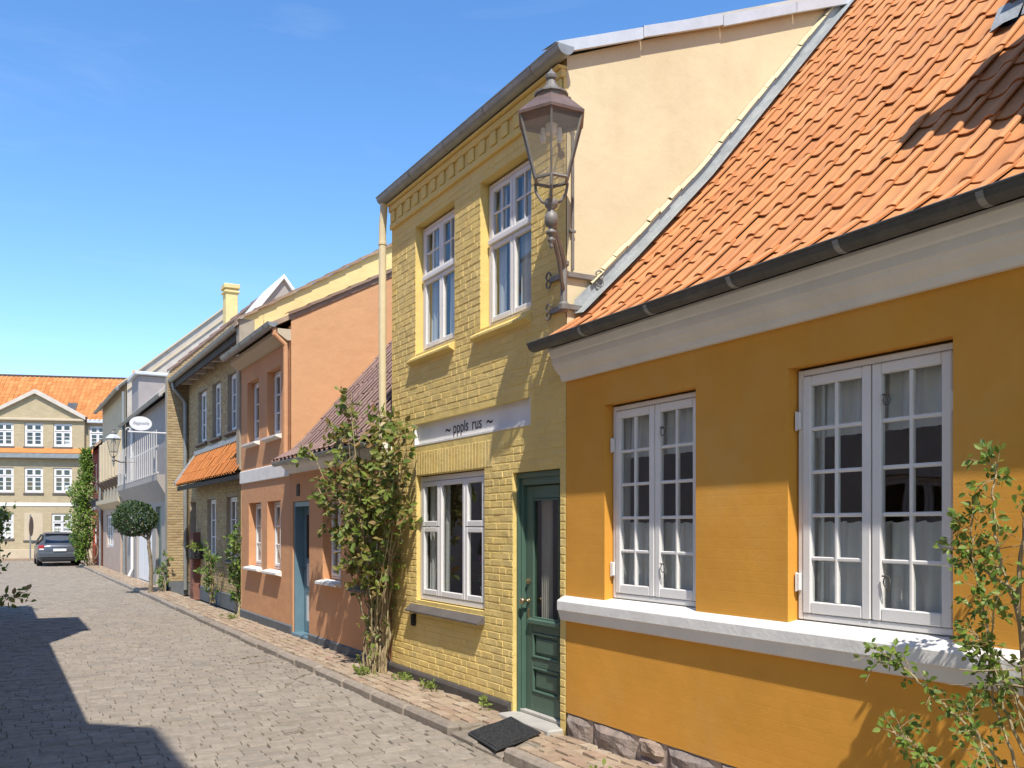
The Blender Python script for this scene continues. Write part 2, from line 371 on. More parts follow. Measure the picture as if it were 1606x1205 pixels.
def window(root, X, y0, y1, z0, z1, sashes, fw=.05, fd=.07, sw=.05, bar=.022, mat='white_paint', curtain=None, room='room', wname='window', label=None, mull=True, jit=.004, rd=.9):
    """sashes: (fy0,fy1,fz0,fz1,cols,rows) in fractions of the clear frame; y grows to the far side"""
    r = random.Random(int(y0*1000)+int(z0*77))
    mb = MB(); B = X+fd
    mb.bbox(X, B, y0, y0+fw, z0, z1, .005); mb.bbox(X, B, y1-fw, y1, z0, z1, .005)
    mb.bbox(X+.001, B-.001, y0+fw, y1-fw, z0, z0+fw, .005); mb.bbox(X+.001, B-.001, y0+fw, y1-fw, z1-fw, z1, .005)
    w = mb.build(wname, mat, root, label=label)
    Y0, Y1, Z0, Z1 = y0+fw, y1-fw, z0+fw, z1-fw; LY, LZ = Y1-Y0, Z1-Z0
    for (a, b, c, d, nc, nr) in sashes:
        ya, yb, za, zb = Y0+a*LY+.004, Y0+b*LY-.004, Z0+c*LZ+.004, Z0+d*LZ-.004
        s = MB(); f0, f1 = X-.006, X+.035
        s.bbox(f0, f1, ya, ya+sw, za, zb, .006); s.bbox(f0, f1, yb-sw, yb, za, zb, .006)
        s.bbox(f0+.001, f1-.001, ya+sw, yb-sw, za, za+sw*1.15, .006); s.bbox(f0+.001, f1-.001, ya+sw, yb-sw, zb-sw, zb, .006)
        ga, gb, gc, gd = ya+sw, yb-sw, za+sw*1.15, zb-sw
        for k in range(1, nc):
            yy = ga+(gb-ga)*k/nc; s.bbox(f0+.006, f1-.004, yy-bar/2, yy+bar/2, gc, gd, .005)
        for k in range(1, nr):
            zz = gc+(gd-gc)*k/nr; s.bbox(f0+.008, f1-.006, ga, gb, zz-bar/2, zz+bar/2, .005)
        s.build('sash', mat, w)
        for i in range(nc):
            for k in range(nr):
                p0, p1 = ga+(gb-ga)*i/nc, ga+(gb-ga)*(i+1)/nc; q0, q1 = gc+(gd-gc)*k/nr, gc+(gd-gc)*(k+1)/nr
                xg = X+.016; e = [r.gauss(0, jit) for _ in range(4)]
                MB().quad((xg+e[0]*.4, p1, q0), (xg+e[1]*.4, p0, q0), (xg+e[2]*.4, p0, q1), (xg+e[0]*.4-e[1]*.4+e[2]*.4, p1, q1)).build('pane', 'glass', w)
    # room behind
    rm = MB(); D = X+fd+rd; m_ = .35
    a, b, c, d = y0-m_, y1+m_, z0-.5, z1+.12
    rm.quad((D, b, c), (D, a, c), (D, a, d), (D, b, d)); rm.quad((B, b, c), (D, b, c), (D, b, d), (B, b, d)); rm.quad((D, a, c), (B, a, c), (B, a, d), (D, a, d))
    rm.quad((B, b, d), (D, b, d), (D, a, d), (B, a, d)); rm.quad((B, b, c), (B, a, c), (D, a, c), (D, b, c))
    # close the wall's inner face round the opening
    for (p0, p1, q0, q1) in ((a, y0, c, d), (y1, b, c, d), (y0, y1, c, z0), (y0, y1, z1, d)):
        rm.quad((B+.002, p0, q0), (B+.002, p1, q0), (B+.002, p1, q1), (B+.002, p0, q1))
    rm.build('room', room, w)
    if curtain:
        for cu in curtain:
            cy0, cy1, cz0, cz1, cm = cu[:5]; n = max(8, int((cy1-cy0)*LY/.018)); mbc = MB(); vs = []
            A0, A1, C0, C1 = Y0+cy0*LY, Y0+cy1*LY, Z0+cz0*LZ, Z0+cz1*LZ; ph = r.random()*6
            for i in range(n+1):
                t = i/n; yy = A0+(A1-A0)*t; x = X+.075+.014*math.sin(t*(A1-A0)*62+ph)+.008*math.sin(t*(A1-A0)*151+ph)
                top = C1+.006*math.sin(t*(A1-A0)*62); vs += [(x, yy, C0), (x+.01, yy, top)]
            mbc.add(vs, [(2*i, 2*i+1, 2*i+3, 2*i+2) for i in range(n)]); mbc.build('curtain', cm, w, smooth=True)
    return w
def sill(root, X, y0, y1, zt, zb, p, mat, drop=.03, name='window_sill', th=.035):
    mb = MB(); mb.prism_y([(X+.05, zt), (X-p, zt-drop), (X-p, zt-drop-th), (X+.002, zb)], y0, y1); return mb.build(name, mat, root)

# ------------------------------------------------------------------ roof tiles
PROF = [(-.012, .010), (.018, .000), (.055, -.006), (.095, -.002), (.125, .008), (.146, .024), (.168, .037), (.190, .038), (.206, .029)]
def tile_mesh(tw, L, mat, th=.012, sc=1.0):
    """one pantile: local x up the slope, y across, z out; the roll's free edge looks to -y"""
    k = tw/.2; pr = [(tw-a*k, b*sc) for a, b in PROF]; n = len(pr); vs = []
    nose = [-.012-.012*(1-((a-.1)/.11)**2) for a, _ in PROF]
    for x in (None, .12, L*.6, L):
        for i, (a, b) in enumerate(pr): vs.append((nose[i] if x is None else x, a, b))
    m = 4*n
    for i, (a, b) in enumerate(pr): vs.append((nose[i], a, b))
    for i, (a, b) in enumerate(pr): vs.append((nose[i]+.006, a, b-th))
    fs = [(r*n+i+1, r*n+n+i+1, r*n+n+i, r*n+i) for r in (0, 1, 2) for i in range(n-1)]+[(m+n+i+1, m+i+1, m+i, m+n+i) for i in range(n-1)]
    q = len(vs); e = pr[-1]
    vs += [(nose[-1], e[0], e[1]), (L, e[0], e[1]), (L, e[0]+.002, e[1]-th), (nose[-1]+.006, e[0]+.002, e[1]-th)]; fs.append((q, q+1, q+2, q+3))
    return MB().add(vs, fs)
def path_at(path, s):
    for (a, b) in zip(path, path[1:]):
        L = math.dist(a, b)
        if s <= L or b is path[-1]:
            t = s/L; return a[0]+(b[0]-a[0])*t, a[1]+(b[1]-a[1])*t, math.atan2(b[1]-a[1], b[0]-a[0])
        s -= L
def tiled_roof(root, path, y0, y1, back, tw=.206, gauge=.355, mat='tile', n_ind=300, under='dark_brown', back_mat=None, skip=None, tname='roof_tile', lift=.03, hole=None, jit=1, extra=()):
    """path: (x,z) from eave to ridge; back: (x,z) end of the rear slope"""
    mb = MB()
    for a, b in zip(path, path[1:]): mb.quad((a[0], y1, a[1]-.03), (a[0], y0, a[1]-.03), (b[0], y0, b[1]-.03), (b[0], y1, b[1]-.03))
    roof = mb.build('roof', under, root)
    if back:
        bk = MB(); a = path[-1]; bk.prism_y([(a[0]+.01, a[1]-.02), (back[0], back[1]), (back[0], back[1]-.1), (a[0]+.01, a[1]-.12)], y0, y1); bk.build('rear_slope', back_mat or mat, roof)
    total = sum(math.dist(a, b) for a, b in zip(path, path[1:]))
    proto = tile_mesh(tw, gauge+.05, mat); pm = proto.mesh(tname, mat, smooth=True)
    r = random.Random(int(y0*10)+5); items = []
    nr = int(total/gauge); nc = int((y1-y0)/tw)
    for k in range(nr):
        x, z, a = path_at(path, k*gauge)
        x2, z2, _ = path_at(path, min((k+1)*gauge, total-.001)); a = math.atan2(z2-z, x2-x)
        for c in range(nc):
            yy = y0+(y1-y0)*(c)/nc
            if hole and hole(x+.15, yy+.1): continue
            al = a-lift*.55/gauge
            items.append((x-math.sin(a)*lift*jit+r.gauss(0, .003), yy+r.gauss(0, .003), z+math.cos(a)*lift+r.gauss(0, .0012), r.gauss(0, .006), -al, r.gauss(0, .006)))
    for (k, yy) in extra:
        x, z, a = path_at(path, k*gauge); items.append((x-math.sin(a)*lift, yy, z+math.cos(a)*lift, 0, -(a-lift*.55/gauge), 0))
    items.sort(key=lambda q: visible_rank(W(root, q[:3])))
    st = MB(); rad = (y1-y0)/nc/tw
    for i, q in enumerate(items):
        if i < n_ind: inst(pm, tname, roof, q[:3], q[3:], (1, rad, 1))
        else:
            m = Matrix.Translation(q[:3]) @ Matrix.Rotation(q[4], 4, 'Y') @ Matrix.Rotation(q[5], 4, 'Z')
            st.add([m @ Vector((v[0], v[1]*rad, v[2])) for v in proto.v], proto.f)
    if st.f: st.build(tname, mat, roof, smooth=True, stuff=True)
    return roof
def ridge_caps(root, roof, x, z, y0, y1, mat):
    y = y0
    pm = MB().lathe([(.10, 0), (.115, .36)], n=10, cap=False).mesh('ridge_tile', mat)
    while y < y1-.2:
        inst(pm, 'ridge_tile', roof, (x, y, z-.03), (-R(90), 0, 0)); y += .34

# ------------------------------------------------------------------ ground, road, pavement
def structure(mb, name, mat, parent=None):
    o = mb.build(name, mat, parent); o['kind'] = 'structure'; return o
g = MB(); g.quad((-900, -900, -.08), (900, -900, -.08), (900, 900, -.08), (-900, 900, -.08)); structure(g, 'ground', 'ground')
KX = 3.30     # street face of the right kerb
rd = MB(); rd.quad((-.28, -4, -.014), (KX+.01, -4, -.014), (KX+.01, 47.5, -.014), (-.28, 47.5, -.014)); rd.quad((-16, 47.5, -.014), (20, 47.5, -.014), (20, 66, -.014), (-16, 66, -.014))
road = structure(rd, 'road', 'joint')
def sett_shape(mb, x0, x1, y0, y1, z, r, h=.024, bev=.009):
    bx = bev*.45
    t = [r.gauss(0, .003) for _ in range(4)]; j = [r.uniform(-.005, .005) for _ in range(8)]
    return mb.add([(x0, y0, z-h), (x1, y0, z-h), (x1, y1, z-h), (x0, y1, z-h), (x0+bx+j[0]*.5, y0+bev+j[1], z+t[0]), (x1-bx+j[2]*.5, y0+bev+j[3], z+t[1]), (x1-bx+j[4]*.5, y1-bev+j[5], z+t[2]), (x0+bx+j[6]*.5, y1-bev+j[7], z+t[3])],
      [(4, 5, 6, 7), (0, 1, 5, 4), (1, 2, 6, 5), (2, 3, 7, 6), (3, 0, 4, 7)])
sr = random.Random(11); setts = []
y = 2.2
while y < 47.4:
    d = sr.uniform(.105, .15); x = -.27+sr.uniform(-.1, 0)
    while x < KX-.03:
        L = sr.uniform(.14, .25); a, b = max(x, -.275), min(x+L, KX-.004)
        sk = .02*math.sin(y*.9)
        if b-a > .04: setts.append((a, b-.003, y+sr.gauss(0, .004), y+d-.007+sr.gauss(0, .004), sr.gauss(0, .0035)+.012*noise.noise((x*.8, y*.8, 0))))
        x += L
    y += d
y = 47.55
while y < 52.6:
    d = .16; x = -6
    while x < 9:
        setts.append((x, x+.2, y, y+.145, sr.gauss(0, .004))); x += .215
    y += d
setts.sort(key=lambda q: visible_rank((q[0], q[2], 0)))
st = MB(); shared = [sett_shape(MB(), -.09, .09, -.055, .055, 0, sr).mesh('sett', 'sett') for _ in range(6)]
for i, q in enumerate(setts):
    if i < 300: inst(sr.choice(shared), 'sett', road, ((q[0]+q[1])/2, (q[2]+q[3])/2, q[4]), (sr.gauss(0, .012), sr.gauss(0, .012), 0), ((q[1]-q[0])/.18, (q[3]-q[2])/.11, 1))
    else: sett_shape(st, *q, sr)
st.build('sett', 'sett', road, stuff=True)
# right pavement
PZ = .075
pv = MB()
pv.box(KX+.12, 4.02, -2, 6.02, -.05, PZ-.018); pv.box(KX+.12, 4.02, 6.92, 47.4, -.05, PZ-.018)
pv.prism_x([(6.02, -.05), (6.92, -.05), (6.92, PZ-.018), (6.02, PZ-.018)], KX+.32, 4.02)
pv.prism_y([(KX+.0, -.05), (KX+.0, -.012), (KX+.32, PZ-.024), (KX+.32, -.05)], 6.02, 6.92)
pave = structure(pv, 'pavement', 'joint')
pavers = []; pr_ = random.Random(5)
x0 = KX+.13; rows = 5; rw = (3.985-x0)/rows
for k in range(rows):
    y = 3.2+pr_.random()*.1
    while y < 46.5:
        L = pr_.uniform(.14, .23)
        if not (k < 2 and 5.9 < y < 6.95): pavers.append((x0+k*rw, x0+(k+1)*rw-.010, y, y+L-.010, PZ+pr_.gauss(0, .004)))
        y += L
pavers.sort(key=lambda q: visible_rank((q[0], q[2], 0)))
st = MB(); shared = [sett_shape(MB(), -.06, .06, -.09, .09, 0, pr_, .024, .007).mesh('paver', 'paver') for _ in range(6)]
for i, q in enumerate(pavers):
    if i < 300: inst(pr_.choice(shared), 'paver', pave, ((q[0]+q[1])/2, (q[2]+q[3])/2, q[4]), (pr_.gauss(0, .012), pr_.gauss(0, .012), 0), ((q[1]-q[0])/.12, (q[3]-q[2])/.18, 1))
    else: sett_shape(st, *q, pr_, .024, .007)
st.build('paver', 'paver', pave, stuff=True)
# flat apron stones in the dropped kerb before the door
for i, (a, b, c, d) in enumerate([(3.31, 3.60, 6.03, 6.47), (3.31, 3.60, 6.48, 6.91)]):
    mb = MB(); mb.bbox(a, b, c, d, -.04, .022+.012*i, .012); mb.build('apron_stone', 'kerb', pave)
kb = thing('kerb', 'low granite kerb of long stones edging the pavement below the painted houses', 'kerb', (KX, 20, 0))
y = 3.0; kr = random.Random(8)
while y < 46.8:
    L = kr.uniform(.75, 1.25)
    if y < 6.02 < y+L+.3: L = 6.02-y
    if 6.0 < y < 6.9: y = 6.92
    dx = kr.gauss(0, .008)+.03*math.sin(y*.35)
    mb = MB(); mb.bbox(KX+dx*.5-.005, KX+.122, y, y+L-.008, -.06, PZ+.004+kr.gauss(0, .006), .024)
    mb.build('kerb_stone', 'kerb', kb); y += L
# left pavement
lp = MB(); lp.box(-.62, -.42, -4, 47.4, -.05, PZ); lp.box(-1.5, -.62, -4, 4.9, -.05, PZ); structure(lp, 'pavement', 'paver')
lk = thing('kerb', 'granite kerb along the shaded side of the street', 'kerb', (-.35, 20, 0))
y = -3.5
while y < 46.5:
    mb = MB(); mb.bbox(-.418, -.285, y, y+1.19, -.06, PZ+.01, .015); mb.build('kerb_stone', 'kerb', lk); y += 1.2

def sides(root, X, y0, y1, path, back, mat, names=('gable_wall', 'gable_wall'), mats=None, inset=.005):
    prof = [(X, -.05)]+[(max(p[0], X), p[1]-.05) for p in path if p[0] >= X]+[(back[0], back[1]-.12), (back[0], -.05)]
    if path[0][0] < X:
        for a_, b_ in zip(path, path[1:]):
            if a_[0] <= X <= b_[0]: prof[1:1] = [(X, a_[1]+(b_[1]-a_[1])*(X-a_[0])/(b_[0]-a_[0])-.05)]; break
    for yy, nm, i in ((y0+inset, names[0], 0), (y1-inset, names[1], 1)):
        if nm is None: continue
        n = len(prof); MB().add([(x, yy, z) for x, z in prof], [tuple(range(n))]).build(nm, (mats or (mat, mat))[i], root)
    bw = MB(); bw.quad((back[0]-.01, y0, -.05), (back[0]-.01, y1, -.05), (back[0]-.01, y1, back[1]-.1), (back[0]-.01, y0, back[1]-.1)); bw.build('rear_wall', mat, root)

# ================================================================== ORANGE HOUSE
oh = thing('orange_house', 'single-storey ochre orange house with red pantile roof, white cornice and fieldstone plinth', 'house', (4, 3, 0))
OX = 4.0
ops = [(4.64, 5.67, 1.185, 2.655, .10), (2.79, 3.84, 1.185, 2.655, .10)]
mb = MB(); wall_front(mb, OX, -.5, 6.2, .25, 3.1, ops); mb.quad((OX, 6.2, .25), (OX, 6.2, 3.1), (OX+.3, 6.2, 3.1), (OX+.3, 6.2, .25))
mb.build('wall', 'orange_wall', oh)
opath = [(3.79, 3.160), (4.07, 3.355), (4.61, 3.875), (5.41, 4.69), (7.14, 6.65), (7.9, 7.50)]
sides(oh, OX+.02, -.5, 6.2, opath, (12.0, 3.2), 'cream_plaster')
def in_hole(x, y): return (5.55 < x < 6.5 and 2.85 < y < 3.5) or (4.62 < x < 6.4 and 1.15 < y < 2.72)
roof = tiled_roof(oh, opath, -.45, 6.12, (12.0, 3.15), hole=in_hole, lift=.027, extra=[(0, 6.12)])
ridge_caps(oh, roof, 7.9, 7.6, -.45, 6.1, 'tile')
# windows with café curtains
cas = [(0, .5, 0, 1, 2, 5), (.5, 1, 0, 1, 2, 5)]
for (a, b), lb in (((4.64, 5.67), None), ((2.79, 3.84), None)):
    w = window(oh, OX+.07, a+.012, b-.012, 1.205, 2.64, cas, fw=.035, sw=.058, bar=.022, rd=1.6,
           curtain=[(.0, 1, 0, .385, 'curtain'), (0, 1, .74, .97, 'curtain'), (.9, 1.0, 0, 1, 'curtain'), (0, .1, .3, 1, 'drape')])
    for zz in (1.42, 2.35):
        for yy in (b-.03, a+.03):
            h_ = MB(); h_.bbox(OX+.045, OX+.068, yy-.014, yy+.014, zz-.05, zz+.05, .004); h_.tube([(OX+.05, yy+.012, zz-.055), (OX+.05, yy+.012, zz+.055)], .008, 6); h_.build('hinge', 'white_paint', w)
    for k in range(2):
        h_ = MB(); yy = (a+b)/2-.08; zz = 1.45+k*.95
        h_.tube([(OX+.055, yy, zz+.03), (OX+.045, yy-.035, zz+.03), (OX+.045, yy-.05, zz+.028)], .005, 6)
        h_.tube([(OX+.052, yy-.03+.022*math.cos(t*.628), zz-.0+.03*math.sin(t*.628)) for t in range(11)], .0035, 5); h_.build('stay_hook', 'iron', w)
# band below the windows
mb = MB(); mb.prism_y([(OX+.10, 1.2), (OX, 1.185), (OX-.06, 1.150), (OX-.065, 1.142), (OX-.065, 1.075), (OX-.055, 1.06), (OX-.035, .995), (OX-.015, .985), (OX+.01, .985)], -.5, 6.235)
mb.build('sill_band', 'white_plaster', oh)
mb = MB(); cpf = [(OX+.01, 2.90), (OX-.035, 2.90), (OX-.045, 2.925), (OX-.05, 2.945), (OX-.075, 2.965), (OX-.105, 2.995), (OX-.115, 3.02), (OX-.125, 3.025), (OX-.13, 3.075), (OX-.14, 3.085), (OX-.155, 3.115), (OX-.165, 3.13), (OX-.17, 3.165), (OX+.01, 3.165)]
mb.prism_y(cpf, -.5, 6.215); mb.build('cornice', 'cornice_white', oh)
gutter(oh, 3.768, -.5, 6.32, 3.195, .062, 'zinc_dark', .78, first=.62)
# fieldstone plinth
mb = MB(); mb.box(OX+.012, OX+.25, -.5, 6.2, -.05, .249); pl = mb.build('plinth', 'mortar', oh)
def fieldstone(y0, y1, z0, z1, seed):
    r = random.Random(seed); ny, nz = 6, 5; vs = []; fs = []
    for i in range(ny+1):
        for j in range(nz+1):
            u, v = i/ny, j/nz; e = min(u, 1-u, v, 1-v)
            cu = y0+(y1-y0)*u; cv = z0+(z1-z0)*v
            rr = .022*noise.noise((cu*9, cv*9, seed))+.016*noise.noise((cu*23, cv*23, seed+3))
            dy = .03*noise.noise((cu*5, cv*6, seed+9)) if 0 < e else .02*noise.noise((cu*7+seed, cv*7, 1)); dz = .02*noise.noise((cu*6, cv*5, seed+5))
            p = (.0 if e == 0 else .045 if e < .18 else .06)
            vs.append((OX+.02-p-(rr if e else 0), cu+dy, min(cv+dz, z1)))
    for i in range(ny):
        for j in range(nz):
            a = i*(nz+1)+j; fs.append((a, a+1, a+nz+2, a+nz+1))
    return MB().add(vs, fs)
y = 6.21; k = 0; fr_ = random.Random(21)
while y > 2.0:
    L = [.34, .60, .30, .52, .62, .45, .55, .40, .58][k % 9]
    if k in (2, 5): fieldstone(y-L, y-.015, .0, .12, k+50).build('fieldstone', 'stone', pl); fieldstone(y-L, y-.015, .135, .25, k+70).build('fieldstone', 'stone', pl)
    else: fieldstone(y-L, y-.015, .0, .25, k+10).build('fieldstone', 'stone', pl)
    y -= L; k += 1
# lead soakers where the roof meets the yellow gable
mb = MB()
pts = opath
for a, b in zip(pts, pts[1:]):
    n = max(1, int(math.dist(a, b)/.33))
    for i in range(n):
        t0, t1 = i/n, (i+1)/n; p = [a[0]+(b[0]-a[0])*t0, a[1]+(b[1]-a[1])*t0]; q = [a[0]+(b[0]-a[0])*t1, a[1]+(b[1]-a[1])*t1]
        if p[0] < 3.95: continue
        e = rng.uniform(0, .02)
        mb.add([(p[0], 6.06, p[1]+.085), (q[0], 6.06, q[1]+.085), (q[0], 6.185, q[1]+.10), (p[0], 6.185, p[1]+.10), (q[0], 6.188, q[1]+.20+e), (p[0], 6.188, p[1]+.20+e)], [(0, 1, 2, 3), (3, 2, 4, 5)])
mb.build('lead_flashing', 'lead', oh)
mb = MB(); n = 34
for i in range(n):
    p = path_at(opath, .55+i*.165); q = path_at(opath, .55+(i+1)*.165); e = rng.uniform(-.012, .016)
    mb.add([(p[0], 6.186, p[1]+.19), (q[0], 6.186, q[1]+.19), (q[0], 6.150, q[1]+.215+e), (p[0], 6.150, p[1]+.215+e), (q[0], 6.199, q[1]+.245+e), (p[0], 6.199, p[1]+.245+e)], [(0, 1, 2, 3), (3, 2, 4, 5)])
mb.build('mortar_fillet', 'cream_plaster', oh)
# roof window, sash ajar
def on_roof(s, y, up): # s along opath
    x, z, a = path_at(opath, s); return (x-math.sin(a)*up, y, z+math.cos(a)*up)
s0 = 2.62; s1 = 3.75; ya, yb = 2.88, 3.50
rw_ = MB()
def rbox(mb, sa, sb, y0, y1, u0, u1):
    c = [on_roof(sa, y0, u0), on_roof(sb, y0, u0), on_roof(sb, y1, u0), on_roof(sa, y1, u0), on_roof(sa, y0, u1), on_roof(sb, y0, u1), on_roof(sb, y1, u1), on_roof(sa, y1, u1)]
    mb.add(c, [(0,3,2,1),(4,5,6,7),(0,1,5,4),(1,2,6,5),(2,3,7,6),(3,0,4,7)])
rbox(rw_, s0, s1, ya, ya+.06, .0, .16); rbox(rw_, s0, s1, yb-.06, yb, .0, .16); rbox(rw_, s0, s0+.07, ya+.06, yb-.06, 0, .159); rbox(rw_, s1-.07, s1, ya+.06, yb-.06, 0, .159)
rwo = rw_.build('roof_window', 'slate', roof); 
g_ = MB(); g_.quad(on_roof(s0+.07, ya+.06, .12), on_roof(s1-.07, ya+.06, .12), on_roof(s1-.07, yb-.06, .12), on_roof(s0+.07, yb-.06, .12)); g_.build('roof_window_pane', 'glass', roof)
fl = MB()
for k in range(4):
    yy = ya-.05+k*.19
    fl.add([on_roof(s0+.02, yy, .10), on_roof(s0+.02, yy+.19, .10), on_roof(s0-.16-.03*(k % 2), yy+.18, .055), on_roof(s0-.19+.03*(k % 2), yy+.10, .06), on_roof(s0-.16, yy+.01, .055)], [(0, 1, 2, 3, 4)])
fl.build('lead_apron', 'lead', roof)
# dormer next to it
dm = MB(); zt = 5.36
dm.add([(4.42, 1.2, 3.75), (4.42, 2.68, 3.75), (4.42, 2.68, zt), (4.42, 1.2, zt), (6.2, 1.2, zt+.1), (6.2, 2.68, zt+.1), (6.2, 1.2, 5.4), (6.2, 2.68, 5.4)], [(1, 0, 3, 2), (1, 2, 5, 7), (0, 6, 4, 3)])
d_ = dm.build('dormer', 'lead', roof)
t_ = MB(); t_.prism_y([(4.3, zt), (4.3, zt+.07), (6.4, zt+.19), (6.4, zt+.1)], 1.1, 2.78); t_.build('dormer_roof', 'zinc_dark', roof)
d2 = MB(); d2.bbox(4.38, 4.419, 1.35, 2.55, 4.3, 5.25, .01); d2.build('dormer_window', 'white_paint', roof)

# ================================================================== YELLOW HOUSE
yh = thing('yellow_house', 'tall two-storey yellow painted brick house with green door and white sign recess', 'house', (4, 8, 0))
YX = 4.0; yA, yB = 6.203, 9.90
yops = [(6.29, 7.07, .10, 2.215, .16), (7.61, 9.19, .945, 2.285, .10), (8.25, 9.22, 3.61, 5.0, .12), (6.75, 7.69, 3.60, 4.98, .12), (6.76, 9.25, 2.62, 2.85, .05)]
mb = MB(); wall_front(mb, YX, yA, yB, -.05, 5.50, yops)
mb.quad((YX, yB, -.05), (YX, yB, 5.5), (YX+.5, yB, 5.5), (YX+.5, yB, -.05))
yw = mb.build('wall', 'yellow_paint', yh)
ypath = [(3.9, 5.52), (7.4, 7.02)]
sides(yh, YX+.01, yA, yB, ypath, (11.0, 5.3), 'cream_plaster', inset=.004)
# soldier lintel zone left plain for its own bricks
lint = (7.45, 9.30, 2.29, 2.56)
rects = brick_rects(yA+.01, yB-.005, .18, 5.14, yops[:4]+[(6.70, 9.30, 2.56, 2.9), lint], seed=4)
bricks(yh, yw, YX, rects, 'yellow_brick', 300, .0034)
ys = lint[0]
while ys < lint[1]-.04:
    mb = MB(); mb.bbox(YX-.0035, YX+.01, ys, ys+.060, lint[2]+.004, lint[3]-.02, .003); mb.build('lintel_brick', 'yellow_brick', yw); ys += .0667
mb = MB(); mb.quad((YX+.045, 9.25, 2.62), (YX+.045, 6.76, 2.62), (YX+.045, 6.76, 2.85), (YX+.045, 9.25, 2.85)); 
mb.prism_y([(YX+.044, 2.621), (YX+.044, 2.635), (YX-.004, 2.628), (YX-.004, 2.610), (YX+.002, 2.610)], 6.762, 9.248)
mb.box(YX-.003, YX+.044, 9.235, 9.2495, 2.62, 2.849); mb.box(YX-.003, YX+.044, 6.7605, 6.775, 2.62, 2.849)
sg = mb.build('sign_panel', 'white_plaster', yh)
def text_part(txt, size, mat, root, loc, rot, name='lettering', ext=.001, shear=0):
    cu = bpy.data.curves.new('lettering', 'FONT'); cu.body = txt; cu.size = size; cu.align_x = 'CENTER'; cu.align_y = 'CENTER'; cu.extrude = ext; cu.shear = shear
    to = bpy.data.objects.new('tmp_text', cu); col.objects.link(to)
    me = bpy.data.meshes.new_from_object(to.evaluated_get(bpy.context.evaluated_depsgraph_get())); bpy.data.objects.remove(to)
    me.materials.clear(); me.materials.append(MATS[mat]); return inst(me, name, root, loc, rot)
for tx, dy_, sz in (('~', .44, .22), ('pppls', .15, .165), ('rus', -.20, .165), ('~', -.46, .22)): text_part(tx, sz, 'plate_text', sg, (YX+.043, 8.05+dy_, 2.73), (R(90), 0, R(-90)))
# corbelled eaves with dentils
mb = MB(); mb.bbox(YX-.03, YX+.01, yA, yB, 5.15, 5.215, .006); mb.bbox(YX-.045, YX+.01, yA, yB, 5.345, 5.41, .006); mb.bbox(YX-.075, YX+.01, yA, yB, 5.412, 5.44, .006); mb.box(YX-.018, YX+.01, yA, yB, 5.216, 5.344); mb.build('corbel_course', 'yellow_paint', yh)
ys = yA+.05
dmesh = MB().bbox(-.022, .0, -.055, .055, -.062, .062, .006).mesh('dentil', 'yellow_paint')
while ys < yB-.06: inst(dmesh, 'dentil', yh, (YX-.0185, ys+.03, 5.28)); ys += .22
gutter(yh, 3.915, 6.07, 9.98, 5.525, .078, 'zinc', .85, first=.45)
# low pitched roof, metal verge
mb = MB(); mb.prism_y([(3.90, 5.59), (7.4, 7.05), (11.0, 5.4), (11.0, 5.33), (7.4, 6.97), (3.90, 5.52)], 6.21, 9.9); mb.build('roof', 'fibre_roof', yh)
mb = MB()
def yz(x): return 5.50+(x-3.86)*(6.83-5.50)/(7.2-3.86)
for i, (a, b) in enumerate([(3.86, 4.72), (4.725, 5.6), (5.605, 6.5), (6.505, 7.4)]):
    w_ = .012*math.sin(i*2.1)
    mb.add([(a, 6.13, yz(a)-.03+w_), (b, 6.13, yz(b)-.03), (b, 6.13, yz(b)+.065), (a, 6.13, yz(a)+.065+w_), (a, 6.36, yz(a)+.09+w_), (b, 6.36, yz(b)+.09), (a, 6.16, yz(a)-.032+w_), (b, 6.16, yz(b)-.032)], [(0, 1, 2, 3), (3, 2, 5, 4), (6, 7, 1, 0)])
mb.build('verge_capping', 'zinc_light', yh)
# ground floor window
window(yh, YX+.04, 7.622, 9.178, .955, 2.275, [(0, .285, 0, .60, 1, 1), (0, .285, .60, 1, 1, 1), (.285, .70, 0, 1, 1, 1), (.70, 1, 0, .60, 1, 1), (.70, 1, .60, 1, 1, 1)], fw=.055, sw=.05, rd=2.2,
       curtain=[(0.02, .12, 0, 1, 'curtain'), (.62, .72, 0, 1, 'curtain'), (.86, .98, 0, 1, 'curtain')])
sill(yh, YX, 7.60, 9.33, .94, .825, .085, 'slate', .105, th=.014)
two = [(0, .5, 0, .58, 1, 1), (.5, 1, 0, .58, 1, 1), (0, .5, .6, 1, 2, 2), (.5, 1, .6, 1, 2, 2)]
for (a, b, c, d) in ((8.25, 9.22, 3.61, 5.0), (6.75, 7.69, 3.60, 4.98)):
    w = window(yh, YX+.085, a+.012, b-.012, c+.012, d-.02, two, fw=.04, sw=.045, bar=.02, rd=1.3, room='room_grey', curtain=[(.78, .98, 0, 1, 'curtain'), (.3, .46, 0, 1, 'curtain'), (.02, .08, 0, 1, 'curtain')])
    m2 = MB(); m2.bbox(YX+.06, YX+.10, a+.03, b-.03, c+.012+.58*(d-c-.03)-.01, c+.012+.58*(d-c-.03)+.045, .008); m2.build('transom', 'white_paint', w)
    sill(yh, YX, a, b+.11, c+.01, c-.115, .065, 'yellow_paint', .075, th=.02)
mb = MB(); mb.prism_y([(YX-.03, -.04), (YX-.035, .145), (YX-.02, .172), (YX+.002, .18), (YX+.002, -.04)], 7.10, 9.90); mb.build('plinth', 'plinth_dark', yh)
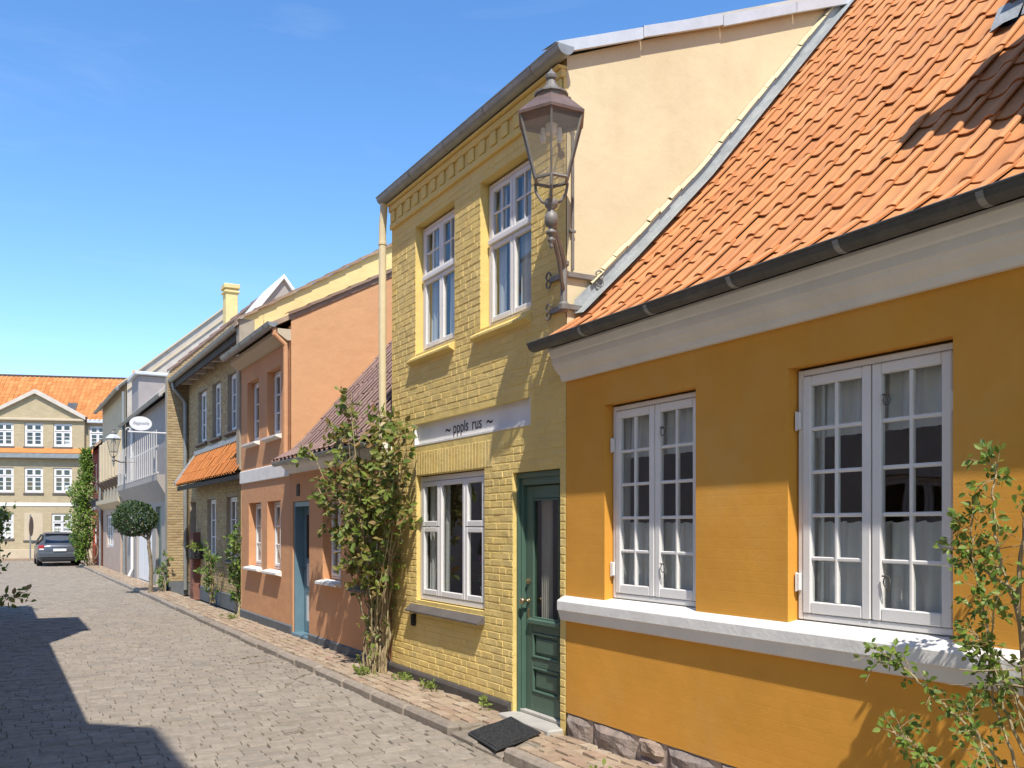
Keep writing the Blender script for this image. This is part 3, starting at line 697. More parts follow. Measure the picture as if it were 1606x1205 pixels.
# downpipe
mb = MB(); px_, py_ = 3.905, 9.955
mb.tube([(3.915, 9.93, 5.46), (3.912, 9.935, 5.36), (3.907, 9.95, 5.22), (px_, py_, 5.10), (px_, py_, .10)], .043, 12)
for zz in (4.98, 2.95, 3.0, 1.2): mb.lathe([(.043, 0), (.050, .004), (.050, .035), (.043, .04)], (px_, py_, zz), 12)
mb.build('downpipe', 'cream_plaster', yh)
mb = MB(); mb.bbox(YX-.045, YX-.002, 9.20, 9.26, .66, .79, .008); mb.build('meter_box', 'black_plastic', yh)
mb = MB(); mb.lathe([(.02, 0), (.02, .01), (.012, .014)], (0, 0, 0), 10)
# door
mb = MB(); dx = YX+.06
mb.bbox(dx, dx+.08, 6.295, 6.345, .10, 2.21, .008); mb.bbox(dx, dx+.08, 7.005, 7.065, .10, 2.21, .008); mb.bbox(dx+.001, dx+.079, 6.345, 7.005, 2.10, 2.21, .008)
mb.bbox(dx-.025, dx+.01, 7.03, 7.067, .10, 2.212, .006); mb.bbox(dx-.025, dx+.01, 6.292, 7.03, 2.165, 2.212, .006)
df = mb.build('door_frame', 'green_paint', yh)
dl = MB(); lx = YX+.095; a, b = 6.347, 7.003
dl.bbox(lx, lx+.045, a, a+.105, .135, 2.095, .006); dl.bbox(lx, lx+.045, b-.115, b, .135, 2.095, .006); dl.bbox(lx+.001, lx+.044, a+.105, b-.115, .135, .30, .006); dl.bbox(lx+.001, lx+.044, a+.105, b-.115, .52, .60, .006); dl.bbox(lx+.001, lx+.044, a+.105, b-.115, .82, .94, .006); dl.bbox(lx+.001, lx+.044, a+.105, b-.115, 1.98, 2.095, .006)
dl.prism_y([(lx, .945), (lx-.03, .93), (lx-.03, .90), (lx, .885)], a+.06, b-.07)
door = dl.build('door', 'green_paint', yh)
for (z0, z1) in ((.30, .52), (.60, .82)):
    p = MB(); p.box(lx+.022, lx+.03, a+.105, b-.115, z0, z1); p.bbox(lx+.006, lx+.024, a+.15, b-.16, z0+.045, z1-.045, .015)
    for (u0, u1, v0, v1) in ((a+.105, a+.125, z0, z1), (b-.135, b-.115, z0, z1), (a+.125, b-.135, z0, z0+.02), (a+.125, b-.135, z1-.02, z1)): p.bbox(lx-.008, lx+.02, u0, u1, v0, v1, .006)
    p.build('door_panel', 'green_paint', door)
p = MB(); p.quad((lx+.02, b-.115, .94), (lx+.02, a+.105, .94), (lx+.02, a+.105, 1.98), (lx+.02, b-.115, 1.98)); p.build('pane', 'glass', door)
p = MB()
for (u0, u1, v0, v1) in ((a+.105, a+.122, .94, 1.98), (b-.132, b-.115, .94, 1.98), (a+.122, b-.132, .94, .957), (a+.122, b-.132, 1.963, 1.98)): p.bbox(lx-.006, lx+.018, u0, u1, v0, v1, .005)
p.build('glazing_bead', 'green_paint', door)
p = MB(); hy_ = b-.055
kn = [(.0, 0), (.022, .002), (.022, .008), (.010, .012), (.010, .045), (.022, .052), (.030, .065), (.028, .08), (.016, .09), (.0, .092)]
def lathe_x(mb, prof, c, n=12):
    vs = []
    for r, t in prof:
        for k in range(n): g = 2*math.pi*k/n; vs.append((c[0]-t, c[1]+r*math.cos(g), c[2]+r*math.sin(g)))
    return mb.add(vs, [(i*n+k, i*n+(k+1) % n, (i+1)*n+(k+1) % n, (i+1)*n+k) for i in range(len(prof)-1) for k in range(n)])
lathe_x(p, kn, (lx, hy_, 1.09)); p.build('door_knob', 'brass', door, smooth=True)
p = MB(); lathe_x(p, [(0, 0), (.026, .001), (.026, .012), (.016, .016), (.016, .024), (0, .025)], (lx, hy_, 1.26)); p.bbox(lx-.01, lx, hy_-.012, hy_+.012, .94, 1.02, .004); p.build('lock', 'brass', door)
p = MB(); D_ = lx+1.4
p.quad((D_, 7.3, .1), (D_, 6.1, .1), (D_, 6.1, 2.3), (D_, 7.3, 2.3)); p.quad((lx+.1, 7.3, .1), (D_, 7.3, .1), (D_, 7.3, 2.3), (lx+.1, 7.3, 2.3)); p.quad((D_, 6.25, .1), (lx+.1, 6.25, .1), (lx+.1, 6.25, 2.3), (D_, 6.25, 2.3)); p.quad((lx+.1, 7.3, .1), (lx+.1, 6.25, .1), (D_, 6.25, .1), (D_, 7.3, .1)); p.quad((lx+.1, 6.25, 2.3), (lx+.1, 7.3, 2.3), (D_, 7.3, 2.3), (D_, 6.25, 2.3)); p.build('hallway', 'room', door)
mb = MB(); n = 30; vs = []
for i in range(n+1):
    t = i/n; yy = b-.12-.17*t; vs += [(lx+.09+.014*math.sin(t*34), yy, .6), (lx+.09+.014*math.sin(t*34+.4), yy, 2.0)]
mb.add(vs, [(2*i, 2*i+1, 2*i+3, 2*i+2) for i in range(n)]); mb.build('curtain', 'drape', door, smooth=True)
mb = MB(); mb.bbox(3.86, YX+.15, 6.25, 7.09, -.03, .105, .012); mb.bbox(YX+.052, YX+.16, 6.295, 7.065, .1055, .135, .006); M('concrete', (.42, .40, .365), .9, .12, 6, .2, 50, stain=((.30, .28, .25), .5, 6)); ds = mb.build('doorstep', 'concrete', yh)

# flower pots seen in the shop-like window
fp = thing('flower_pot', 'pink flowering pot plant behind the ground floor window of the yellow house', 'plant', (4.32, 8.15, .98))
mb = MB(); mb.lathe([(.05, 0), (.075, .15), (.08, .16), (.07, .155)], (4.32, 8.15, .98), 14); mb.build('pot', 'white_paint', fp)
mb = MB(); r_ = random.Random(3)
for _ in range(90):
    c = Vector((4.32, 8.15, 1.22))+Vector((r_.gauss(0, .05), r_.gauss(0, .06), r_.gauss(0, .05))); t = Vector((r_.gauss(0, 1), r_.gauss(0, 1), r_.gauss(0, 1))).normalized()*.03; u = t.orthogonal().normalized()*.012
    mb.quad(c-t, c+u, c+t, c-u)
mb.build('leaves', 'green_leaf', fp)
mb = MB()
for _ in range(60):
    c = Vector((4.30, 8.13, 1.42))+Vector((r_.gauss(0, .03), r_.gauss(0, .06), r_.gauss(0, .035))); t = Vector((r_.gauss(0, 1), r_.gauss(0, 1), r_.gauss(0, 1))).normalized()*.022; u = t.orthogonal().normalized()*.018
    mb.quad(c-t, c+u, c+t, c-u)
mb.tube([(4.32, 8.15, 1.1), (4.31, 8.14, 1.42)], .006, 5)
mb.build('blossom', 'pink', fp)

# ================================================================== DOORMAT
dmat = thing('doormat', 'dark grey rubber doormat lying before the green door', 'doormat', (3.59, 6.47, PZ))
mb = MB(); nx, ny = 14, 20; vs = []; fs = []
C4 = [Vector((3.30, 6.10)), Vector((3.37, 6.70)), Vector((3.87, 6.86)), Vector((3.80, 6.26))]
hm = lambda p: .052+.095*(p.x-3.30)
for i in range(nx+1):
    for j in range(ny+1):
        u, v = i/nx, j/ny; p = (C4[0]*(1-v)+C4[1]*v)*(1-u)+(C4[3]*(1-v)+C4[2]*v)*u
        vs.append((p.x, p.y, hm(p)+.003*math.sin(u*9+v*5)))
for i in range(nx):
    for j in range(ny): a = i*(ny+1)+j; fs.append((a, a+ny+1, a+ny+2, a+1))
mb.add(vs, fs); k0 = len(vs)
edge = [i*(ny+1) for i in range(nx+1)]+[nx*(ny+1)+j for j in range(1, ny+1)]+[i*(ny+1)+ny for i in range(nx-1, -1, -1)]+[j for j in range(ny-1, 0, -1)]
mb.v += [(mb.v[i][0], mb.v[i][1], mb.v[i][2]-.014) for i in edge]
mb.f += [(edge[i], k0+i, k0+(i+1) % len(edge), edge[(i+1) % len(edge)]) for i in range(len(edge))]
mb.build('pad', 'mat_rubber', dmat)
rb = MB()
for i in range(0, 27):
    v = .03+.94*i/26
    pts = []
    for u in (.03, .35, .65, .97):
        p = (C4[0]*(1-v)+C4[1]*v)*(1-u)+(C4[3]*(1-v)+C4[2]*v)*u; pts.append((p.x, p.y, hm(p)+.006+.003*math.sin(u*9+v*5)))
    rb.tube(pts, .006, 4)
rb.build('ribs', 'mat_rubber', dmat, stuff=True)

# ================================================================== STREET LAMP on the corner
def lantern(name, label, base_corner, axis, zb, group=None, s=1.0, bracket=True):
    lx_, ly_ = axis; c = (lx_, ly_, 0)
    t = thing(name, label, 'street lamp', (lx_, ly_, zb), 0, group)
    view = math.atan2(-ly_, -lx_)           # one edge of the six-sided lantern looks up the street
    def P(r, z): return (r*s, zb+z*s)
    # finial and drop below the lantern
    mb = MB(); mb.lathe([P(*q) for q in ((.0, 0), (.012, .01), (.02, .03), (.012, .05), (.03, .065), (.034, .085), (.018, .10), (.02, .115), (.045, .13), (.047, .15), (.022, .17), (.024, .185), (.052, .20), (.058, .26), (.05, .30), (.03, .315), (.03, .34), (.055, .36), (.06, .40), (.05, .42), (.0, .42))], (lx_, ly_, 0), 16)
    mb.build('drop_finial', 'lamp_grey', t, smooth=True)
    mb = MB()
    for k in range(6):
        g = view+math.pi*k/3
        if k % 3 == 0 or True:
            d = Vector((math.cos(g), math.sin(g), 0))
            pts = [Vector((lx_, ly_, zb+.38*s))+d*.03*s, Vector((lx_, ly_, zb+.42*s))+d*.09*s, Vector((lx_, ly_, zb+.50*s))+d*.145*s, Vector((lx_, ly_, zb+.55*s))+d*.155*s, Vector((lx_, ly_, zb+.59*s))+d*.16*s]
            if k % 2 == 0: mb.tube(pts, .013*s, 6)
    mb.tube([(lx_, ly_, zb+.40*s), (lx_, ly_, zb+.60*s)], .012*s, 6)
    mb.build('cradle', 'lamp_grey', t)
    R0, R1, z0, z1 = .152*s, .298*s, zb+.585*s, zb+1.10*s
    fr = MB()
    for k in range(6):
        g, g2 = view+math.pi*k/3, view+math.pi*(k+1)/3
        a = (lx_+R0*math.cos(g), ly_+R0*math.sin(g), z0); b = (lx_+R1*math.cos(g), ly_+R1*math.sin(g), z1)
        a2 = (lx_+R0*math.cos(g2), ly_+R0*math.sin(g2), z0); b2 = (lx_+R1*math.cos(g2), ly_+R1*math.sin(g2), z1)
        fr.tube([a, b], .0105*s, 5); fr.tube([a, a2], .015*s, 5); fr.tube([b, b2], .013*s, 5)
        MB().quad(a, a2, b2, b).build('pane', 'lamp_glass', t)
    fr.build('lantern_frame', 'lamp_grey', t)
    mb = MB(); mb.lathe([P(*q) for q in ((.292, 1.085), (.316, 1.09), (.32, 1.115), (.308, 1.125), (.215, 1.21), (.13, 1.28), (.125, 1.28))], (lx_, ly_, 0), 6, view, cap=False); mb.build('hood', 'copper', t)
    mb = MB(); mb.lathe([P(*q) for q in ((.12, 1.26), (.125, 1.30), (.145, 1.305), (.145, 1.32), (.09, 1.34), (.055, 1.385), (.036, 1.43), (.032, 1.44), (.048, 1.45), (.052, 1.475), (.036, 1.495), (.016, 1.515), (0, 1.54))], (lx_, ly_, 0), 12, view); mb.build('chimney_cap', 'lamp_grey', t)
    mb = MB(); mb.lathe([P(*q) for q in ((.05, .98), (.052, 1.02), (.05, 1.06))], (lx_, ly_, 0), 10)
    for dx_ in (-.07, .07): mb.lathe([(0, zb+.90*s), (.022*s, zb+.91*s), (.026*s, zb+.96*s), (.018*s, zb+1.03*s)], (lx_+dx_*s*math.cos(view+1.57), ly_+dx_*s*math.sin(view+1.57), 0), 8)
    mb.build('lamp_bulb', 'plate_white', t)
    return t
cnr = Vector((4.0, 6.2, 0)); ax_ = (3.66, 5.88)
lamp = lantern('street_lamp', 'large old six-sided copper-hooded lantern on the corner of the yellow house', cnr, ax_, 3.83, s=.885)
# corner bracket
mb = MB(); dd = Vector((-.707, -.707, 0)); C0 = Vector((3.975, 6.175, 0))
post = C0+dd*.055
mb.tube([(post.x, post.y, 3.46), (post.x, post.y, 3.83)], .028, 8); mb.lathe([(.03, 3.44), (.045, 3.46), (.045, 3.50), (.03, 3.52)], (post.x, post.y, 0), 10); mb.lathe([(.03, 3.80), (.042, 3.81), (.042, 3.84), (.0, 3.86)], (post.x, post.y, 0), 10)
A = Vector((ax_[0], ax_[1], 4.08)); mb.tube([Vector((post.x, post.y, 3.80)), A-Vector((0, 0, .02))], [.032, .022], 6)
mb.tube([Vector((post.x, post.y, 3.60)), Vector((post.x, post.y, 3.66))+dd*.07, Vector((post.x, post.y, 3.80))+dd*.17, A+Vector((0, 0, -.10))-dd*.02], .017, 6)
for zz in (3.50, 3.76):
    mb.bbox(3.972, 3.996, 6.19, 6.42, zz-.022, zz+.022, .004); mb.bbox(3.985, 4.30, 6.168, 6.192, zz-.022, zz+.022, .004)
    mb.tube([(post.x, post.y, zz), (3.98, 6.18, zz)], .03, 6)
    for k in (-1, 1):
        mb.tube([(4.30+.035*math.sin(q*.6), 6.165, zz+k*(.032-.032*math.cos(q*.6))) for q in range(9)], .008, 5)
        mb.tube([(3.968, 6.42+.035*math.sin(q*.6), zz+k*(.032-.032*math.cos(q*.6))) for q in range(9)], .008, 5)
mb.build('bracket', 'lamp_grey', lamp)
mb = MB(); mb.tube([(3.78, 5.98, 5.05), (3.86, 6.06, 5.12), (3.98, 6.12, 5.14), (4.04, 6.165, 5.08), (4.05, 6.18, 4.98), (4.05, 6.18, 3.80)], .012, 6)
for zz in (4.95, 4.1): mb.bbox(4.025, 4.075, 6.168, 6.199, zz, zz+.02, .003)
mb.build('conduit', 'lamp_grey', lamp)
mb = MB(); mb.tube([(3.80, 6.0, 4.72), (3.83, 6.03, 4.66), (3.86, 6.06, 4.65)], .014, 6); mb.lathe([(0, -.03), (.025, -.02), (.03, 0), (.025, .02), (0, .03)], (3.87, 6.07, 4.65), 8)
mb.tube([(3.80, 6.0, 4.72), (3.79, 5.99, 4.86)], .012, 6); mb.build('side_arm', 'lamp_grey', lamp)

# ================================================================== SALMON COTTAGE (low, mauve roof)
sc_ = thing('salmon_cottage', 'low salmon pink cottage with mauve tiled roof and blue door', 'house', (4, 12, 0))
SX = 4.0; s0y, s1y = 9.905, 14.05
sops = [(13.09, 13.94, .06, 2.12, .22), (11.70, 12.46, 1.0, 2.10, .16), (10.22, 11.10, .98, 2.05, .16)]
mb = MB(); wall_front(mb, SX, s0y, s1y, .18, 2.62, sops); mb.build('wall', 'salmon', sc_)
mb = MB(); mb.prism_y([(SX-.02, -.04), (SX-.025, .17), (SX+.002, .19), (SX+.002, -.04)], 9.93, 13.08); mb.build('plinth', 'plinth_grey', sc_)
mpath = [(3.72, 2.72), (4.05, 2.92), (5.54, 4.60), (7.0, 6.25)]
sides(sc_, SX+.01, s0y, s1y, mpath, (10.5, 2.7), 'salmon')
mr_ = tiled_roof(sc_, mpath, 9.99, 14.03, (10.5, 2.65), .20, .34, 'tile_mauve', 300, lift=.018)
mb = MB(); mb.prism_y([(SX+.01, 2.55), (SX-.03, 2.55), (SX-.06, 2.60), (SX-.13, 2.65), (SX-.16, 2.70), (SX+.01, 2.70)], s0y, s1y); mb.build('cornice', 'white_plaster', sc_)
gutter(sc_, 3.74, 10.0, 14.0, 2.70, .05, 'zinc', 1.0)
for (a, b, c, d) in ((11.70, 12.46, 1.0, 2.10), (10.22, 11.10, .98, 2.05)):
    window(sc_, SX+.12, a+.01, b-.01, c+.01, d-.01, [(0, .5, 0, 1, 1, 3), (.5, 1, 0, 1, 1, 3)], fw=.035, sw=.04, curtain=[(.7, .98, 0, 1, 'curtain'), (.02, .3, 0, 1, 'curtain')])
    sill(sc_, SX, a-.05, b+.05, c+.01, c-.07, .10, 'white_plaster' if a > 11 else 'slate', .03)
mb = MB(); bx = SX+.0
mb.bbox(SX+.02, SX+.22, 13.88, 13.938, .10, 2.115, .006); mb.bbox(SX+.02, SX+.22, 13.092, 13.14, .10, 2.115, .006); mb.bbox(SX+.02, SX+.22, 13.14, 13.88, 2.04, 2.116, .006); mb.build('door_frame', 'blue_paint', sc_)
dl = MB(); lx = SX+.16
dl.bbox(lx, lx+.04, 13.14, 13.24, .13, 2.04, .006); dl.bbox(lx, lx+.04, 13.78, 13.88, .13, 2.04, .006)
for (z0, z1) in ((.13, .30), (.72, .82), (1.18, 1.26), (1.92, 2.04)): dl.bbox(lx+.001, lx+.039, 13.24, 13.78, z0, z1, .006)
d2 = dl.build('door', 'blue_paint', sc_)
for (z0, z1) in ((.30, .72), (.82, 1.18), (1.26, 1.92)): MB().bbox(lx+.012, lx+.03, 13.24, 13.78, z0, z1, .004).build('door_panel', 'white_paint' if z0 < 1.2 else 'dark_brown', d2)
mb = MB(); mb.tube([(lx, 13.82, 1.1), (lx-.05, 13.82, 1.1), (lx-.05, 13.72, 1.1)], .012, 6); mb.build('door_handle', 'iron', d2)
mb = MB(); mb.bbox(SX-.02, SX+.24, 13.10, 13.93, .0, .125, .01); mb.build('doorstep', 'blue_paint', sc_)
mb = MB(); mb.bbox(SX-.014, SX-.001, 13.56, 13.70, 2.20, 2.38, .004); np_ = mb.build('number_plate', 'dark_brown', sc_)

# ================================================================== SALMON TOWN HOUSE (two storeys)
sh = thing('salmon_town_house', 'two-storey salmon plastered house with white band and salmon downpipe', 'house', (4, 15.7, 0))
t0, t1 = 14.055, 17.30
hops = [(15.83, 16.72, 1.03, 2.16, .18), (14.62, 15.45, 1.02, 2.16, .18), (16.0, 16.82, 3.23, 4.33, .16), (14.62, 15.45, 3.23, 4.33, .16)]
mb = MB(); wall_front(mb, SX, t0, t1, .2, 4.85, hops); mb.quad((SX, t1, .2), (SX, t1, 4.85), (SX+.5, t1, 4.85), (SX+.5, t1, .2)); mb.build('wall', 'salmon', sh)
mb = MB(); mb.prism_y([(SX-.02, -.04), (SX-.025, .20), (SX+.002, .22), (SX+.002, -.04)], t0-.1, t1+.01); mb.build('plinth', 'plinth_grey', sh)
mb = MB(); mb.bbox(SX-.03, SX+.002, t0, t1+.005, 2.52, 2.75, .012); mb.build('band', 'white_plaster', sh)
hpath = [(3.70, 4.865), (7.2, 6.735)]
sides(sh, SX+.01, t0, t1, hpath, (10.6, 4.8), 'salmon', mats=('salmon_gable', 'salmon'), inset=.003)
rf = MB(); rf.prism_y([(3.68, 4.86), (7.2, 6.74), (10.7, 4.9), (10.7, 4.82), (7.2, 6.64), (3.68, 4.78)], t0-.02, t1); rf.build('roof', 'tile_brown', sh)
k = 0
while k < 10:
    a = 3.95+k*.33; b = a+.36; f = lambda x: 4.86+(x-3.68)*1.88/3.52
    MB().add([(a, t0-.07, f(a)+.04), (b, t0-.07, f(b)+.02), (b, t0+.2, f(b)+.03), (a, t0+.2, f(a)+.05), (a, t0-.06, f(a)-.01), (b, t0-.06, f(b)-.02)], [(0, 1, 2, 3), (4, 5, 1, 0)]).build('verge_tile', 'tile_brown', sh); k += 1
mb = MB(); mb.prism_y([(SX+.01, 4.62), (SX-.05, 4.62), (SX-.2, 4.72), (SX-.2, 4.79), (SX+.01, 4.79)], t0, t1); mb.build('eaves_board', 'beige_wall', sh)
gutter(sh, 3.72, t0-.03, t1+.15, 4.87, .075, 'zinc', .8)
for (a, b, c, d) in ((15.83, 16.72, 1.03, 2.16), (14.62, 15.45, 1.02, 2.16), (16.0, 16.82, 3.23, 4.33), (14.62, 15.45, 3.23, 4.33)):
    window(sh, SX+.12, a+.01, b-.01, c+.01, d-.01, [(0, .5, 0, 1, 1, 3), (.5, 1, 0, 1, 1, 3)], fw=.04, sw=.045, room='room_grey', curtain=[(.6, .98, 0, 1, 'curtain'), (.02, .35, 0, 1, 'curtain')])
    sill(sh, SX, a-.06, b+.05, c+.01, c-.08, .10, 'white_plaster', .03, th=.03)
mb = MB(); mb.tube([(3.76, 14.09, 4.80), (3.76, 14.09, 4.70), (3.93, 14.10, 4.55), (3.94, 14.10, 4.45), (3.94, 14.10, 2.86), (3.90, 14.05, 2.80), (3.84, 13.98, 2.80)], .04, 10); mb.build('downpipe', 'salmon', sh)

# ================================================================== BROWN BRICK HOUSE
bh_ = thing('brown_brick_house', 'yellow-brown brick house with orange tiled lean-to above the ground floor', 'house', (4.4, 21, 0))
BX = 4.42; b0, b1 = 17.31, 25.0
bops = [(22.61, 23.63, 3.77, 5.05, .14), (21.05, 21.95, 3.76, 5.03, .14), (19.45, 20.35, 3.76, 5.02, .14), (21.53, 22.53, 1.0, 2.38, .14), (19.45, 20.47, 1.0, 2.38, .14), (23.9, 24.7, .06, 2.36, .3)]
mb = MB(); wall_front(mb, BX, b0, b1, -.05, 5.75, bops); bw_ = mb.build('wall', 'brown_mortar', bh_)
bricks(bh_, bw_, BX, brick_rects(b0, b1-.01, .3, 5.7, bops, seed=9), 'brown_brick', 0, .008)
bpath = [(3.93, 5.50), (6.84, 7.28), (7.6, 7.74)]
sides(bh_, SX, b0, b1, [(3.96, 5.62), (6.84, 7.36), (7.6, 7.82)], (11.2, 5.6), 'cream_gable', names=('gable_wall', None), inset=.012)
rf = MB(); rf.prism_y([(3.93, 5.56), (7.6, 7.78), (11.2, 5.66), (11.2, 5.6), (7.6, 7.68), (3.93, 5.48)], b0+.02, b1); rf.build('roof', 'tile_brown', bh_)
mb = MB(); mb.box(SX-.03, SX+.25, b0+.01, b0+.25, 2.8, 5.60); mb.build('firewall_end', 'brown_mortar', bh_)
for k in range(11):
    a = 3.93+k*.34; b = a+.37; f = lambda x: 5.585+(x-3.96)*.604
    MB().add([(a, b0-.07, f(a)+.05), (b, b0-.07, f(b)+.025), (b, b0+.25, f(b)+.04), (a, b0+.25, f(a)+.065), (a, b0-.06, f(a)+.0), (b, b0-.06, f(b)-.03), (a, b0+.25, f(a)), ], [(0, 1, 2, 3), (4, 5, 1, 0), (4, 0, 3, 6)]).build('verge_tile', 'tile_brown', bh_)
gutter(bh_, 3.99, b0+.26, b1-.02, 5.52, .075, 'zinc', .9)
mb = MB(); mb.quad((4.0, b0+.25, 5.46), (BX, b0+.25, 5.56), (BX, b1, 5.56), (4.0, b1, 5.46)); mb.box(4.05, 4.09, b0+.25, b1-.03, 5.30, 5.47); mb.build('soffit', 'dark_brown', bh_)
for k in range(8):
    y = b0+.7+k*.92; mb = MB(); mb.prism_y([(BX+.01, 5.38), (4.13, 5.36), (4.11, 5.45), (BX+.01, 5.53)], y, y+.08); mb.build('rafter_end', 'cornice_white', bh_)
lpath = [(3.93, 2.76), (BX, 3.50)]
tiled_roof(bh_, lpath, b0+.04, 23.85, None, .205, .29, 'tile_far', 0, lift=.016)
mb = MB(); mb.bbox(3.95, 3.99, b0+.03, 23.85, 2.62, 2.72, .01); mb.quad((3.99, b0+.03, 2.66), (BX, b0+.03, 2.72), (BX, 23.85, 2.72), (3.99, 23.85, 2.66)); mb.build('lean_to_fascia', 'dark_brown', bh_)
mb = MB(); mb.add([(3.90, 23.86, 2.74), (BX, 23.86, 3.52), (BX, 23.86, 3.60), (3.90, 23.86, 2.83), (3.90, 24.0, 2.83), (BX, 24.0, 3.60), (3.9, 24.0, 2.72), (BX, 24.0, 3.5)], [(0, 1, 2, 3), (3, 2, 5, 4), (4, 5, 7, 6)]); mb.bbox(BX-.06, BX-.008, b0+.03, 23.9, 3.50, 3.62, .01); mb.build('lead_flashing', 'lead', bh_)
for o in bops[:5]:
    up = o[2] > 3; window(bh_, BX+.08, o[0]+.01, o[1]-.01, o[2]+.01, o[3]-.01, [(0, .5, 0, 1, 1, 3), (.5, 1, 0, 1, 1, 3)], fw=.045, sw=.045, room='room_grey', curtain=[(.65, .98, 0, 1, 'curtain'), (.02, .3, 0, 1, 'curtain')])
    sill(bh_, BX, o[0]-.08, o[1]+.08, o[2]+.01, o[2]-.09, .09, 'slate', .03)
mb = MB(); mb.bbox(BX+.18, BX+.24, 23.9, 24.7, .06, 2.36, .01); d3 = mb.build('door', 'dark_brown', bh_)
mb = MB(); mb.bbox(BX+.13, BX+.17, 24.62, 24.70, .06, 2.36, .006); mb.bbox(BX+.13, BX+.17, 23.9, 23.97, .06, 2.36, .006); mb.bbox(BX+.13, BX+.17, 23.97, 24.62, 2.28, 2.36, .006); mb.build('door_frame', 'grey_wall', bh_)
rr = brick_rects(23.35, 23.80, .05, 1.6, [], seed=2); pb = MB(); pb.box(4.25, BX, 23.35, 23.80, -.05, 1.6)
pb_ = pb.build('brick_pier', 'red_brick', bh_); bricks(bh_, pb_, 4.25, rr, 'red_brick', 0, .008)
mb = MB(); mb.prism_y([(BX-.03, -.04), (BX-.03, .28), (BX+.002, .3), (BX+.002, -.04)], b0, 23.34); mb.build('plinth', 'plinth_grey', bh_)
mb = MB(); mb.tube([(4.02, 24.88, 5.44), (4.04, 24.88, 5.3), (4.30, 24.90, 5.0), (4.33, 24.90, 4.9), (4.33, 24.90, .1)], .05, 10); mb.build('downpipe', 'zinc', bh_)
wg = MB(); wg.prism_y([(5.38, 6.9), (5.97, 7.66), (6.56, 6.9)], 21.6, 23.5); wd = wg.build('gabled_dormer', 'grey_wall', bh_)
for s_ in (-1, 1):
    v_ = MB(); v_.add([(5.97, 21.5, 7.70), (5.97+s_*.68, 21.5, 6.82), (5.97+s_*.60, 21.5, 6.80), (5.97, 21.5, 7.60), (5.97, 23.5, 7.70), (5.97+s_*.68, 23.5, 6.82), (5.97+s_*.6, 21.62, 6.8), (5.97, 21.62, 7.6)], [(0, 1, 2, 3), (0, 4, 5, 1), (3, 2, 6, 7)]); v_.build('barge_board', 'white_paint', wd)

# ================================================================== GREY HOUSE WITH LATTICE BALCONY
gh = thing('grey_house', 'grey house with white picket balcony and white garage doors', 'house', (4, 30, 0))
g0, g1 = 25.0, 34.1
fwp = [(3.90, -.05), (3.90, 5.60), (4.02, 5.82), (6.9, 8.50), (6.9, -.05)]
mb = MB(); mb.prism_y(fwp, g0+.003, g0+.32); fw_ = mb.build('firewall', 'brown_mortar', gh)
st = MB(); rr = []
fy = [(x, z) for x, z in fwp]
r_ = random.Random(31); k = 0; z = .32
while z < 8.2:
    x = 3.90 if z < 5.6 else 4.02+(z+.06-5.82)*(2.88/2.68) if z > 5.76 else 3.96
    x -= (.12 if k % 2 else 0)
    xs = 3.905 if z < 5.56 else max(3.905, 4.04+(z+.06-5.82)*1.075)
    t = x
    while t < 6.8:
        a, b = max(t, xs), t+.23
        if b-a > .03: st.add([(a, g0+.004, z), (b, g0+.004, z), (b, g0+.004, z+.056), (a, g0+.004, z+.056), (a+.006, g0-.006, z+.006), (b-.006, g0-.006, z+.006), (b-.006, g0-.006, z+.05), (a+.006, g0-.006, z+.05)], [(4, 5, 6, 7), (0, 1, 5, 4), (1, 2, 6, 5), (2, 3, 7, 6), (3, 0, 4, 7)])
        t += .24
    z += .0667; k += 1
st.build('brick', 'brown_brick', fw_, stuff=True)
mb = MB(); mb.box(3.895, 3.93, g0-.03, g0+.30, -.04, .32); mb.box(3.895, 4.42, g0-.03, g0+.003, -.04, .32); mb.build('plinth', 'plinth_grey', gh)
for k in range(11):
    a = 3.95+k*.27; b = a+.30; f = lambda x: 5.84+(x-4.02)*.93
    MB().add([(a, g0-.06, f(a)+.05), (b, g0-.06, f(b)+.02), (b, g0+.38, f(b)+.04), (a, g0+.38, f(a)+.07), (a, g0-.05, f(a)-.01), (b, g0-.05, f(b)-.04), (a, g0+.38, f(a))], [(0, 1, 2, 3), (4, 5, 1, 0), (4, 0, 3, 6)]).build('coping_tile', 'tile_mauve', gh)
mb = MB(); mb.prism_y([(3.75, 5.25), (6.9, 8.3), (10.2, 5.2), (10.2, 5.1), (6.9, 8.15), (3.75, 5.12)], g0+.33, g1); mb.build('roof', 'fibre_roof', gh)
mb = MB(); mb.bbox(6.40, 6.78, 29.75, 30.2, 7.5, 9.29, .02); mb.bbox(6.35, 6.83, 29.7, 30.25, 9.16, 9.23, .015); mb.bbox(6.34, 6.84, 29.69, 30.26, 9.292, 9.44, .02); mb.build('chimney', 'cream_gable', gh)
mb = MB(); wall_front(mb, 4.0, g0+.33, g1, 2.45, 5.2, []); mb.build('upper_wall', 'mauve_wall', gh)
gutter(gh, 3.78, g0+.34, g1, 5.2, .07, 'zinc', 1.2)
mb = MB(); mb.prism_y([(4.0, 2.42), (3.70, 2.95), (3.70, 3.10), (4.0, 3.10)], g0+.34, g1); mb.build('balcony_floor', 'grey_wall', gh)
mb = MB(); mb.bbox(3.72, 3.745, g0+.34, g1, 3.82, 3.87, .008); mb.bbox(3.72, 3.745, g0+.34, g1, 3.12, 3.17, .008); rl = mb.build('balcony_rail', 'white_paint', gh)
M('picket_paint', (.48, .46, .44), .7, .1, 4)
